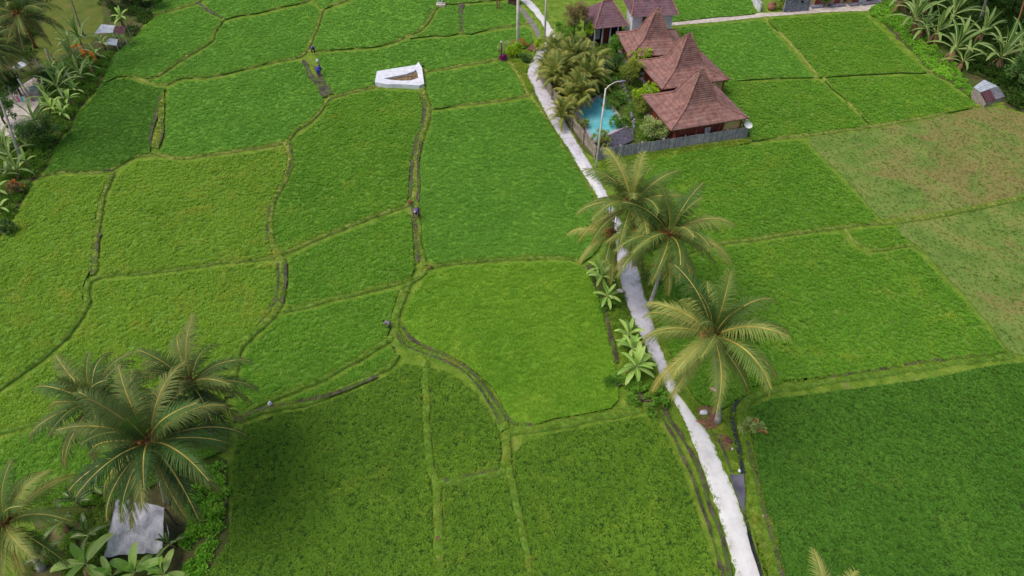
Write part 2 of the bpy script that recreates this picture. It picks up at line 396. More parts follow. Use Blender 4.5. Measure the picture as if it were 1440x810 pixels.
# --- road, built as a ribbon between its two edges
RL=[(1046,850),(1033,805),(1021,760),(1009,720),(999,690),(984,650),(973,618),(961,590),(945,560),(930,530),(917,505),(905,480),(893,455),(882,430),(873,400),(868,375),(866,352),(863,330),(850,300),(836,270),(822,248),(809,228),(800,210),(784,188),(770,165),(757,140),(748,122),(742,110),(741,102),(745,92),(751,80),(757,68)]
RR=[(1090,850),(1074,810),(1066,787),(1055,757),(1043,722),(1029,682),(1014,651),(1002,620),(987,597),(969,570),(951,540),(936,505),(926,480),(919,455),(909,425),(899,385),(893,360),(885,335),(870,305),(852,270),(843,252),(833,235),(821,215),(808,195),(796,172),(786,155),(776,136),(768,120),(761,109),(758,102),(759,95),(766,84),(776,70)]
def road_ribbon(name, Lp, Rp, z, mat, label, cat, ncol=9, newness=None):
    A=smooth_pts([at(*p) for p in Lp],False,1.0); B=smooth_pts([at(*p) for p in Rp],False,1.0)
    def resample(P,n):
        L=[0]
        for i in range(1,len(P)): L.append(L[-1]+(P[i]-P[i-1]).length)
        out=[]; k=0
        for j in range(n):
            s=L[-1]*j/(n-1)
            while k<len(P)-2 and L[k+1]<s: k+=1
            t=(s-L[k])/max(1e-6,L[k+1]-L[k]); out.append(P[k].lerp(P[k+1],min(1,t)))
        return out
    n=260; A=resample(A,n); B=resample(B,n); m=MB(); rows=[]
    for a,b in zip(A,B):
        c=(a+b)/2; w=(b-a); e1=noise.noise(c*1.7)*.16+noise.noise(c*5)*.07; e2=noise.noise(c*1.7+Vector((9,9,9)))*.16+noise.noise(c*5+Vector((3,9,9)))*.07
        row=[]
        for k in range(ncol):
            u=k/(ncol-1); p=a+w*u
            if k==0: p=p+w.normalized()*e1
            if k==ncol-1: p=p+w.normalized()*e2
            zz=z+.05*(1-(2*u-1)**4)
            row.append(m.vert((p.x,p.y,zz),newness(c,u) if newness else .3))
        rows.append(row)
    for r0,r1 in zip(rows,rows[1:]):
        for k in range(ncol-1): m.face((r0[k],r0[k+1],r1[k+1],r1[k]))
    o=m.build(name,mat); me=o.data
    if me.polygons[10].normal.z<0: me.flip_normals()
    return tag(o,label,cat,kind='structure')
yA,yB=at(960,575).y,at(935,520).y; yC,yD=at(845,290).y,at(815,228).y
def newn(c,u):
    f=max(0,min(1,(yB-c.y)/(yB-yA)))            # fresh concrete near the viewer
    if yC<c.y<yD: f=max(f,1.0 if u<.62 else .45) # repaired half-width length by the villa
    track=.35*math.exp(-((u-.62)/.10)**2)
    edge=.5*max(0,abs(2*u-1)-.72)/.28*(.6+noise.noise(c*2.3)); tr2=.16*f*(math.exp(-((u-.3)/.1)**2)+math.exp(-((u-.7)/.1)**2))
    return max(0,min(1,f*.95+.12-track*(1-f)*1.4-tr2-edge+.16*noise.noise(c*.5)+.1*noise.noise(c*2)))
road_ribbon('road',RL,RR,.03,M_road,'pale narrow concrete road winding between the rice fields','road',newness=newn)
for pl,w_ in ((RL,.30),(RR,.30)):
    o=strip('verge',pl,w_,.035,M_ground,jit=.25,wvar=.8); tag(o,'ragged grass creeping over the road edge','verge','grass along the road edges','structure'); scatter(o,'grass',26,.4,.9,.5)
road_ribbon('road',[(757,72),(757,60),(752,46),(746,36),(735,20),(727,10),(716,-6)],[(768,72),(764,60),(760,45),(752,30),(741,17),(732,6),(722,-6)],.035,M_roadedge,'grey side track running beside the road at the top','track',5)
road_ribbon('road',[(764,72),(767,57),(763,43),(757,31),(747,17),(735,3),(728,-8)],[(778,72),(783,56),(777,42),(766,25),(754,9),(742,-3),(738,-10)],.045,M_road,'bright concrete road at the top centre beside the tall pole','road',5,newness=lambda c,u:.75)
strip('verge',[(735,7),(746,19),(756,31),(762,44),(764,56)],.7,.05,M_ground,ridge=.18); tag(COL.objects[-1],'grassy strip between the two road branches at the top','verge',kind='structure')
road_ribbon('path',[(938,30.5),(1000,25),(1065,19),(1100,17.5),(1160,14.5),(1215,12),(1250,10)],[(940,36.5),(1000,31.5),(1065,25),(1100,22),(1160,17.5),(1215,15.5),(1250,15)],.03,M_path,'pale concrete footpath behind the villa leading to the upper right houses','path',4)
flat_poly('yard',[(1120,17),(1215,13),(1240,14),(1246,4),(1225,-6),(1110,-4)],.018,M_path,.1,False,label='grey concrete yard in front of the upper right houses',cat='yard')

def S_(name,pix,w,z,mat,label,cat,**kw): 
    o=strip(name,pix,w,z,mat,**kw); return tag(o,label,cat,kind='structure')
# bunds ------------------------------------------------------------
PROFILE_W=PROFILE; PROFILE_N=((-1,0),(-.93,.88),(-.3,1),(.3,.98),(.93,.88),(1,0))
BUNDS=[([(216,22),(240,15),(262,9),(277,4),(288,-6)],.8),
([(146,116),(163,108),(180,107),(203,110),(222,107),(240,95),(262,80),(285,67),(297,58),(303,43),(316,27),(335,22),(360,19),(400,9),(430,3),(440,-4)],.6),
([(188,107),(203,114),(220,118),(235,120),(246,113),(260,109),(290,109),(340,98),(385,87),(420,81),(430,72),(437,57),(446,38),(454,14),(475,5),(500,-4)],.7),
([(433,72),(460,71),(500,68),(527,66),(552,60),(568,53),(590,43),(600,34),(608,20),(620,7),(650,5),(690,1)],.6),
([(570,53),(610,50),(650,47),(690,41),(723,36),(743,33)],.6),
([(60,248),(85,242),(110,243),(140,242),(158,239),(168,231),(190,221),(215,219),(235,220),(260,223),(320,214),(380,205),(402,199),(415,185),(440,168),(455,150),(462,140),(490,131),(527,122)],.6),
([(402,199),(407,212),(408,230),(403,248),(392,268),(382,287),(379,305),(380,325),(384,345),(390,358),(396,368),(397,390),(396,415),(390,432),(375,452),(352,474),(336,490),(330,515),(322,560)],.75),
([(390,358),(410,352),(440,339),(480,322),(530,303),(573,288),(580,280)],.6),
([(594,125),(600,145),(601,165),(595,185),(588,205),(584,230),(585,260),(583,280),(586,300),(588,330),(592,360),(598,375)],.85),
([(602,376),(640,370),(700,365),(760,362),(800,363),(820,369)],.55),
([(605,154),(650,148),(700,142),(745,134),(752,132)],.5),
([(597,101),(640,94),(690,85),(712,81)],.6),
([(160,243),(152,258),(145,278),(140,300),(137,325),(134,350),(134,375),(131,388)],.6),
([(395,362),(340,366),(280,374),(200,384),(142,389),(125,397),(122,410),(124,425),(112,448),(92,474),(60,505),(25,530),(0,548),(-60,585)],.55),
([(598,376),(592,388),(575,400),(563,425),(556,445),(556,465),(565,482),(585,493),(610,500),(640,512),(665,530),(685,555),(700,585),(712,605)],.8),
([(580,393),(560,399),(500,413),(450,425),(420,433),(398,437)],.55),
([(553,474),(530,489),(500,506),(470,524),(440,539),(400,554),(375,565),(335,585)],.6),
([(560,500),(545,517),(510,535),(470,552),(430,567),(385,575),(335,590)],.6),
([(597,508),(598,540),(600,580),(602,620),(606,660),(615,678),(615,720),(617,770),(618,840)],.7),
([(618,679),(660,671),(705,663),(713,640),(714,610),(760,603),(820,591),(870,582),(900,575)],.75),
([(714,640),(718,670),(724,700),(732,740),(742,790),(748,840)],.6),
([(-60,622),(0,608),(55,595),(120,595),(330,590)],.6),
([(1076,25),(1110,60),(1145,100),(1157,110),(1190,141),(1223,174)],.45),
([(1015,113),(1060,111),(1110,109),(1150,109),(1200,105.5),(1270,102),(1312,102)],.45),
([(930,212),(1020,201),(1070,196),(1130,191),(1180,185),(1240,176),(1300,165),(1378,148),(1410,147)],.7),
([(905,380),(930,370),(1000,345),(1070,335),(1140,325),(1200,317),(1255,313),(1340,300),(1440,278),(1500,262)],.55),
([(1190,324),(1202,343),(1222,352.5),(1283,345)],.4),
([(1420,497),(1370,505),(1300,514),(1230,526),(1150,537),(1090,546),(1060,556),(1046,572),(1046,600),(1054,640),(1062,690),(1078,740),(1090,790),(1100,840)],.9),
([(714,84),(724,98),(737,118),(742,131),(748,135),(779,190),(803,230),(824,268)],.8),
]
for pix,w in BUNDS:
    PROFILE=PROFILE_N if pix[0]==(714,84) else PROFILE_W
    far=at(*pix[len(pix)//2]).y; o=strip('bund',pix,w*(.70 if far>55 else .78),.004,M_bund,ridge=.2,jit=.15,wvar=.45); tag(o,'low grassy bund between rice paddies','bund','bunds between the paddies','structure')
    scatter(o,'grass',26 if far<66 else 16,.5,1.1,.5)
# muddy ditches and wheel tracks -----------------------------------
DITCH=[([(278,4),(295,17),(315,26)],.45),([(226,134),(222,150),(219,170),(213,186),(212,206)],.34),([(228,168),(230,188),(224,206)],.22),
([(427,86),(435,104),(447,120),(457,138)],.55),([(446,95),(452,115),(460,125),(466,134)],.6),([(604,12),(601,25),(596,35)],.5),([(648,7),(648,25),(649,46)],.75),
([(594,130),(598,150),(594,178),(585,200),(580,225),(579,255),(576,278)],.42),([(592,200),(588,225),(589,260),(587,285)],.28),([(391,372),(392,392),(390,415),(382,433),(366,455)],.26),
([(402,370),(402,400),(396,428)],.3),([(580,285),(583,310),(586,340),(589,370)],.35),([(556,468),(570,487),(588,496),(615,504),(645,519),(668,538),(688,566),(704,598)],.24),([(566,462),(578,478),(602,491),(632,503),(655,519),(675,537),(695,562),(712,588),(722,597),(748,600)],.26),
([(932,573),(940,592),(955,612),(970,637),(985,670),(1000,720),(1015,760),(1034,850)],.3),([(924,578),(940,605),(958,640),(973,675),(990,725),(1006,780),(1025,850)],.2),
([(1004,612),(1016,632),(1022,648),(1028,666)],.24),([(1050,622),(1057,650),(1065,690),(1078,735),(1097,805),(1110,850)],.3),
([(826,375),(838,398),(846,420),(855,455),(862,490),(868,512)],.35),([(332,592),(380,574),(430,565),(490,549),(530,530)],.28),([(141,330),(136,345),(134,370),(131,386)],.45),
([(1150,534),(1230,522),(1300,511),(1370,502),(1412,497)],.35),([(160,241),(110,242),(85,241)],.3),([(700,662),(660,669),(625,677)],.3),([(408,203),(410,225),(404,248)],.25),([(380,290),(376,310),(377,340)],.25)]
for pix,w in DITCH:
    o=strip('ditch',pix,w,.225 if w<.4 else .21,M_mud,wvar=.8,jit=.12); tag(o,'muddy drain running along a paddy bund','ditch','muddy drains along the bunds','structure')
S_('channel',[(1170,531),(1110,538),(1062,546),(1046,556),(1034,569),(1030,580),(1029,595),(1032,612),(1037,632),(1041,650),(1044,668)],.34,.2,M_dwater,'narrow dark water channel curving around the right hand paddies','channel',wvar=.2)
o=poly_mesh('channel',[at(*p) for p in ((1025,668),(1034,670),(1045,668),(1047,690),(1046,715),(1046,728),(1040,712),(1032,690))],.2,None,[M_water],.0,False); tag(o,'grey basin of still water beside the road','channel',kind='structure')
S_('channel',[(1045,722),(1050,740),(1059,775),(1070,812),(1080,850)],.22,.195,M_dwater,'thin dark ditch below the grey basin beside the road','channel',wvar=.3)
o=poly_mesh('verge',[at(*p) for p in ((232,122),(230,140),(230,160),(230,178),(231,190),(222,210),(214,208),(216,190),(222,172),(224,150),(228,134))],.19,None,[M_bund],.3); tag(o,'reedy grass islet between the two far left paddies','verge',kind='structure'); scatter(o,'grass',26,.6,1.3,.5)
# bare earth patches by the road
for pix,lab in (([(980,575),(1010,571),(1014,590),(1008,604),(992,606),(982,592)],'reddish leaf litter patch around the foot of the roadside palm'),
                ([(1003,611),(1022,613),(1031,630),(1030,636),(1014,632)],'pinkish bare earth patch beside the road below the palm'),
                ([(612,758),(619,756),(620,790),(613,790)],'bare earth worn into the grassy bund at the bottom'),
                ([(743,62),(756,62),(758,70),(748,74),(742,70)],'bare earth at the road junction')):
    o=poly_mesh('bare_earth',[at(*p) for p in pix],.2,None,[simple('leaf_litter','#8a6150','#5b3f33',.95,5,.6)],.15); tag(o,lab,'bare earth',kind='structure')
for pix,lab in (([(948,548),(975,565),(992,577),(1000,612),(980,592)],'grassy verge left of the palm foot'),
                ([(1000,605),(1020,575),(1036,572),(1030,600),(1042,662),(1028,662),(1014,632)],'grassy verge around the foot of the roadside palm'),
                ([(1050,700),(1046,650),(1040,600),(1050,606),(1060,680),(1094,800),(1106,850),(1086,850),(1066,785)],'grassy verge between the channel and the lower right paddy'),
                ([(826,372),(846,372),(868,412),(892,470),(925,535),(940,575),(905,578),(872,500),(850,430)],'overgrown verge left of the road under the banana plants'),
                ([(1030,686),(1033,690),(1047,730),(1069,790),(1084,835),(1080,808),(1060,748),(1038,700)],'thin grass verge on the right edge of the road'),
                ([(905,395),(915,400),(925,450),(950,520),(962,555),(945,530),(928,480)],'grass verge right of the road under the palms'),
                ([(848,225),(1052,196),(1052,203),(940,222),(880,260),(846,238)],'grass strip at the foot of the villa fence')):
    o=poly_mesh('verge',[at(*p) for p in pix],.15,None,[M_ground],.15); tag(o,lab,'verge',kind='structure'); scatter(o,'grass',30,.6,1.2,.5)

# rice fields -------------------------------------------------------
F=[
('dark',[(143,117),(163,110),(180,109),(200,116),(218,120),(233,122),(228,130),(224,140),(220,155),(215,170),(211,185),(212,200),(211,212),(205,216),(190,218),(177,224),(165,231),(150,237),(130,240),(105,241),(85,239),(62,244),(82,201),(100,180),(110,156),(125,140)],'dark green paddy beside the left village, lowest one before the plants',15),
('far',[(216,19),(240,12),(262,6),(274,2),(276,-14),(222,-12),(212,8)],'tiny dark green paddy at the top between the trees and the first bund',10),
('far',[(216,22),(240,16),(262,11),(276,6),(295,18),(313,28),(302,42),(296,57),(284,65),(261,77),(239,93),(221,105),(204,108),(178,105),(163,106),(147,114),(143,114),(160,76),(186,54)],'long green paddy sloping up beside the shack and orange cloth',12),
('far',[(285,-2),(297,13),(316,25),(335,20),(360,17),(400,7),(428,1),(434,-12),(284,-14)],'small paddy at the top edge right of the muddy diagonal drain',10),
('far',[(318,29),(360,21.5),(430,5.5),(437,4),(450,13),(452,16),(444,37),(435,55),(428,71),(419,79),(384,85),(340,96),(290,107),(258,107.5),(245,111),(235,117),(218,115.5),(204,112),(224,108.5),(242,97),(264,82),(287,69),(299,59),(305,44)],'broad pale green paddy in the upper left between two curving bunds',12),
('far',[(236,123),(247,117),(258,112),(290,112),(340,101),(385,90),(420,84),(427,88),(433,104),(445,120),(455,138),(454,148),(438,164),(420,178),(410,187),(401,196),(380,202),(320,211),(260,220),(235,217),(224,213),(231,193),(231,170),(233,150)],'large green paddy left of the muddy drain, right of the reedy islet',13),
('far',[(441,-12),(444,2),(454,11),(472,3),(490,-5),(490,-12)],'sliver of green paddy at the top edge above a bund fork',8),
('far',[(458,15),(476,8),(500,-1),(510,-12),(625,-12),(616,6),(606,18),(598,33),(588,42),(567,51),(550,58),(527,64),(500,66),(460,69),(441,70),(438,68),(440,57),(449,38)],'wide green paddy at the top centre left of the small white sluice',10),
('far',[(446,76),(460,73.5),(500,70.5),(527,69),(553,62.5),(570,56),(610,53),(650,50),(690,44),(723,39),(741,36.5),(748,48),(750,57),(744,64),(722,70),(708,78),(690,82),(640,91),(600,98),(596,91),(578,93),(532,103),(526,118),(490,128),(472,133),(462,124),(455,110),(449,90)],'green paddy above the white walled tank, stretching to the road',12),
('far',[(576,52),(590,46),(602,36),(611,21),(621,10),(645,8),(645,45),(610,48)],'small square paddy at the top left of the short upright drain',10),
('far',[(653,8),(690,4),(716,2),(730,14),(738,30),(723,33.5),(690,38.5),(653,45)],'small paddy at the top between the upright drain and the road',10),
('far',[(626,3.5),(650,2.5),(690,-1),(712,-4),(700,-14),(630,-14)],'sliver of paddy at the top edge left of the road',8),
('lime',[(458,143),(472,138),(495,131),(520,124.5),(540,125),(565,127),(589,127),(592,137),(595,150),(592,176),(584,197),(579,220),(576,250),(574,275),(569,287),(530,299),(480,317),(440,334),(410,347),(394,353),(388,345),(384,325),(383,305),(386,288),(396,268),(407,249),(412,230),(411,212),(407,200),(418,189),(443,171),(458,153)],'large mottled paddy just below the white walled tank',16),
('far',[(600,104),(640,97),(690,88),(711,84),(722,99),(733,117),(738,132),(700,139),(650,145),(608,151),(603,138)],'green paddy right of the white walled tank with a curved road side',13),
('grass',[(718,83),(740,92),(740,104),(752,128),(745,130),(733,104)],'rough grass triangle beside the road bend by the flowering shrubs',10),
('far',[(607,157),(650,151),(700,145),(743,138),(752,141),(765,160),(785,191),(808,228),(826,258),(840,290),(850,315),(845,345),(822,366),(800,360),(760,359),(700,362),(640,367),(605,372),(597,358),(593,330),(591,300),(589,282),(590,260),(590,230),(594,206),(602,185),(607,167)],'large smooth green paddy left of the road and below the villa pool',17),
('fine',[(606,380),(640,374),(700,369),(760,366),(800,367),(820,373),(832,390),(842,415),(850,445),(857,475),(864,505),(872,535),(872,560),(862,573),(820,582),(780,588),(750,596),(735,598),(722,595),(712,580),(702,560),(690,542),(672,524),(650,509),(625,496),(600,487),(583,478),(572,464),(565,450),(566,440),(573,425),(585,405),(597,389)],'bright smooth paddy with a round lower left corner beside the banana plants',19),
('olive',[(166,243),(175,233),(192,224),(215,222),(235,223),(260,226),(320,217),(380,208),(399,203),(404,213),(404,229),(400,246),(389,266),(379,286),(376,305),(376,325),(380,345),(384,357),(376,360),(340,364),(280,371),(200,381),(143,386),(139,375),(140,350),(142,325),(146,300),(151,278),(157,258)],'yellowish mottled paddy at the left centre under the dark green one',16),
('olive',[(62,250),(85,245),(110,246),(140,245),(155,243),(147,258),(139,278),(135,300),(132,325),(129,350),(128,375),(122,389),(116,400),(116,415),(118,425),(107,447),(88,472),(57,501),(22,526),(0,541),(-60,577),(-90,430),(-60,370),(0,332),(26,293),(47,257)],'yellow green paddy running down the left edge of the picture',16),
('olive',[(142,393),(200,387.5),(280,377.5),(340,369.5),(386,367),(390,372),(391,390),(390,415),(383,431),(369,451),(346,473),(331,488),(325,514),(317,556),(300,585),(250,590),(120,591),(55,591),(0,604),(-60,618),(-60,592),(0,553),(28,535),(63,510),(96,479),(116,452),(129,427),(128,410),(131,399)],'large yellowish paddy behind the lower left coconut palms',18),
('mid',[(404,363),(415,356),(440,344),(480,327),(530,308),(570,294),(577,300),(580,315),(582,345),(584,375),(580,386),(560,395),(500,408),(450,420),(420,428),(404,432),(402,420),(404,395)],'mid green paddy shaped like a wedge in the left of centre',17),
('mid',[(396,441),(420,437),(450,429.5),(500,417.5),(560,403.5),(562,406),(556,422),(550,442),(549,460),(545,471),(527,486),(498,503),(468,520),(438,535),(400,550),(375,561),(345,573),(328,578),(332,545),(336,515),(341,494),(357,478),(380,455),(392,443)],'rich green paddy narrowing to the left between two curving bunds',18),
('mid',[(552,482),(533,494),(502,511),(472,529),(442,544),(402,559),(385,567),(386,570),(430,562),(470,547),(508,530),(541,513),(556,498)],'thin crescent paddy between two bunds at the centre left',18),
('near',[(340,596),(385,580),(430,572),(470,557),(512,540),(547,522),(568,508),(592,512),(593,540),(595,580),(597,620),(601,660),(608,690),(609,720),(610,770),(612,850),(290,850),(318,760),(325,690),(326,640),(332,612)],'dark leafy paddy at the bottom left beside the creeper hedge',26),
('near',[(603,514),(620,517),(642,527),(664,546),(684,572),(698,598),(705,620),(706,645),(702,658),(660,666),(626,673),(617,670),(610,655),(607,620),(604,570)],'leafy paddy of half bell shape right of the upright bund',26),
('near',[(624,683),(660,676),(700,669),(713,668),(719,690),(727,730),(736,775),(744,850),(625,850),(624,800),(623,720)],'narrow leafy paddy at the bottom between two upright bunds',26),
('near',[(722,636),(735,620),(762,610),(820,598),(870,588),(905,582),(922,584),(934,606),(950,640),(966,675),(982,725),(998,780),(1018,850),(756,850),(748,790),(738,740),(729,700),(722,665)],'leafy dark speckled paddy at the bottom left of the road',26),
('mid',[(-60,632),(0,614),(58,601),(200,600),(322,598),(318,630),(270,650),(200,690),(140,708),(60,715),(0,705),(-60,700)],'shaded green paddy under the lower left coconut palms',16),
('far',[(939,28),(1000,23),(1064,17),(1060,8),(1046,-12),(950,-12),(942,8)],'green paddy at the top right of the white building',12),
('far',[(958,37),(1000,33.5),(1066,27.5),(1076,28),(1104,60),(1140,100),(1146,107),(1110,107.5),(1060,109.5),(1012,111),(985,80),(965,52)],'green paddy right behind the peaked villa roofs',12),
('lime',[(1080,26),(1110,23.5),(1165,19),(1205,16),(1214,17),(1245,45),(1276,76),(1304,100),(1270,100.5),(1200,104),(1152,107),(1147,98),(1114,59)],'yellowish paddy below the upper right houses and left of the banana plants',13),
('lime',[(1015,115.5),(1060,113.5),(1110,111.5),(1152,111.5),(1187,142),(1219,174),(1180,181),(1130,187),(1085,193),(1056,196),(1050,180),(1030,150)],'paddy right of the villa fence corner',14),
('lime',[(1160,110.5),(1200,107.5),(1270,104.5),(1314,104.5),(1345,126),(1374,147),(1300,162),(1240,172.5),(1226,174.5),(1193,141)],'paddy left of the patched tin hut',14),
('lime',[(905,228),(940,217),(1020,205),(1070,200),(1120,195.5),(1131,197),(1156,223),(1183,251),(1234,307),(1200,313),(1140,321),(1070,331),(1000,341),(930,366),(908,376),(898,340),(886,300),(888,262)],'bright mottled paddy right of the crossing palms below the villa fence',16),
('lime',[(912,392),(935,373),(1000,348.5),(1070,338.5),(1140,328.5),(1185,327),(1198,344),(1221,356),(1283,348),(1310,373),(1350,414),(1388,458),(1416,494),(1370,501),(1300,510),(1230,521),(1150,532),(1090,541),(1055,551),(1036,564),(1020,573),(995,572),(978,560),(962,535),(945,500),(930,465),(920,430)],'largest bright paddy at the right centre behind the tallest roadside palm',17),
('lime',[(1196,324),(1225,318.5),(1254,316),(1281,342.5),(1250,346),(1224,349.5),(1207,342)],'small blunt paddy tucked in the corner of the large right hand one',17),
('deep',[(1056,606),(1050,592),(1056,572),(1078,560),(1130,552),(1200,543.5),(1280,533),(1350,520),(1400,511),(1440,507),(1540,500),(1560,850),(1118,850),(1104,800),(1087,740),(1072,690),(1063,640)],'deep green paddy filling the lower right corner',25),
]
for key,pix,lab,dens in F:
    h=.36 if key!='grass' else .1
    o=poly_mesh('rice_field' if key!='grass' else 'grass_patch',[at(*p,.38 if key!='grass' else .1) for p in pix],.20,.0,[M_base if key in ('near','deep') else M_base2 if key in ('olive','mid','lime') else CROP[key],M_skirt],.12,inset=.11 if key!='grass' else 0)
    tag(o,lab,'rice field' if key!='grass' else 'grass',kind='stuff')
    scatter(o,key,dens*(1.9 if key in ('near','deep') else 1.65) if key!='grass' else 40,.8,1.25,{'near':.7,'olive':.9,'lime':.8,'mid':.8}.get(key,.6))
for pix,mat,lab in (([(1138,197),(1180,189),(1240,180),(1300,169),(1378,152),(1410,151),(1440,161),(1540,172),(1540,250),(1440,275),(1340,297),(1257,312),(1240,309),(1188,250)],M_fallow,'fallow plot with brown bare patches at the right edge'),
                    ([(1261,318),(1340,304),(1440,282),(1540,262),(1560,500),(1440,500),(1420,494),(1392,457),(1350,408),(1290,345)],M_fallow2,'pale fallow grass plot at the right edge below the brown patched one')):
    o=poly_mesh('fallow_field',[at(*p,.05) for p in pix],.05,0,[mat,M_skirt],.2); tag(o,lab,'fallow field',kind='stuff')
    scatter(o,'weed',14,.3,.8,.3)
# ================================================================== PLANTS
n=NT('palm_frond'); h=n.attr()
c=n.ramp(n.math('ADD',n.math('MULTIPLY',n.noise(.5,3),.4),n.math('MULTIPLY',n.orand(),.6)),[(.22,lin('#48692e')),(.5,lin('#748c42')),(.78,lin('#9ea456'))])
c=n.mix(n.math('POWER',h,1.5),c,lin('#b09a50')); c=n.mix(n.rampf(h,.7,1.0),c,lin('#a0682e'))
M_frond=n.finish(c,.6,.2,None,.3)
n=NT('palm_frond_dark'); h=n.attr()
c=n.ramp(n.math('ADD',n.math('MULTIPLY',n.noise(.5,3),.4),n.math('MULTIPLY',n.orand(),.6)),[(.22,lin('#2e4c24')),(.5,lin('#4e6e32')),(.78,lin('#768042'))])
c=n.mix(n.math('POWER',h,1.6),c,lin('#a08a58')); c=n.mix(n.rampf(h,.75,1.0),c,lin('#8a5c30'))
M_frondd=n.finish(c,.6,.2,None,.25)
M_rachis=simple('palm_rachis','#c9b35c','#a08a3a',.5,1.5)
M_fibre=simple('palm_fibre','#8a5a3c','#4d3323',.95,8,.6)
M_coco=simple('coconut_husk','#b0703c','#8a5a34',.6,2.5)
n=NT('palm_trunk'); w=n.n('ShaderNodeTexWave',wave_type='BANDS',bands_direction='Z'); w.inputs['Scale'].default_value=2.2; w.inputs['Distortion'].default_value=1.5; n.l(n.pos(),w.inputs['Vector'])
c=n.mix(n.rampf(n.noise(2.2,5,.7),.35,.65),lin('#cfc5ba'),lin('#a2968a')); c=n.mix(n.rampf(w.outputs['Fac'],0,.35,.4,0),c,lin('#5d5147'))
M_trunk=n.finish(c,.9,.15,n.bump(w.outputs['Fac'],.5,.04))
n=NT('brown_trunk'); c=n.mix(n.rampf(n.noise(3,5,.7),.35,.65),lin('#a0704a'),lin('#6d4a34')); M_trunkb=n.finish(c,.9,.15,n.bump(n.noise(8,4),.5,.04))
M_bark=simple('tree_bark','#7a6a58','#4a3f34',.95,4,.7)

def frond_mesh(seed, L, elev, droop, dry=0.0, mat=None, npair=50, lmax=1.0, lw=.092, vee=.35):
    r=random.Random(seed); m=MB(); N=14; pts=[]; p=Vector((0,0,0)); tw=r.uniform(-.12,.12)
    dirs=[]
    for i in range(N+1):
        t=i/N; e=elev-droop*t**1.35; a=tw*t*2
        d=Vector((math.cos(e)*math.cos(a),math.cos(e)*math.sin(a),math.sin(e))); dirs.append(d); pts.append(p.copy()); p=p+d*L/N
    m.tube(pts,[.05*(1-.82*i/N)+.006 for i in range(N+1)],5,1)
    def samp(t):
        x=t*N; i=min(N-1,int(x)); f=x-i
        return pts[i].lerp(pts[i+1],f), dirs[i].lerp(dirs[i+1],f).normalized()
    for k in range(npair):
        t=.14+.86*k/(npair-1)
        o,d=samp(t); s=d.cross(Vector((0,0,1))); 
        if s.length<.05: s=Vector((0,1,0))
        s.normalize(); up=s.cross(d).normalized()
        prof=(min(1,.55+1.6*(t-.14)) if t<.45 else 1.0)*(1-.62*max(0,(t-.55)/.45)**1.6)
        ang=R(68)-R(38)*t
        for sg in (-1,1):
            if r.random()<.03+dry*.12: continue
            ll=lmax*prof*r.uniform(.86,1.1); a=ang+r.uniform(-.08,.08)
            v=(d*math.cos(a)+s*sg*math.sin(a)+up*vee*r.uniform(.6,1.3)).normalized()
            q=o+s*sg*.02; prev=None; nseg=3; wv=d*1.0
            cc=max(0,min(1,dry*.8+max(0,t-.72)*1.2*r.uniform(.3,1.3)+r.uniform(-.1,.08)))
            for j in range(nseg+1):
                u=j/nseg; ww=lw*(1-.9*u**1.5)*(.75+.25*prof)/2
                ci=min(1,cc+(.25*u*u))
                e=(m.vert(q-d*ww,ci),m.vert(q+d*ww,ci))
                if prev: m.face((prev[0],prev[1],e[1],e[0]),0)
                prev=e
                v=(v+Vector((0,0,-.36-.3*r.random()-max(0,.5-elev)*.35))*(.45+u)).normalized(); q=q+v*ll/nseg
    return m.mesh('frond',[mat,M_rachis])
FR={}
def fronds(key,mat):
    FR[key]=[]
    # (elevation, droop, dryness): young upright spear leaves first, hanging old ones last
    for i,(e,dr,dy) in enumerate(((80,35,0),(68,58,0),(55,72,0),(42,80,.03),(30,82,.06),(16,80,.1),(2,74,.2),(-14,62,.35),(-32,48,.65))):
        FR[key].append([frond_mesh(100*i+s+len(key),4.3,R(e),R(dr),dy,mat) for s in range(2)])
fronds('green',M_frond); fronds('dark',M_frondd)
SPH=None
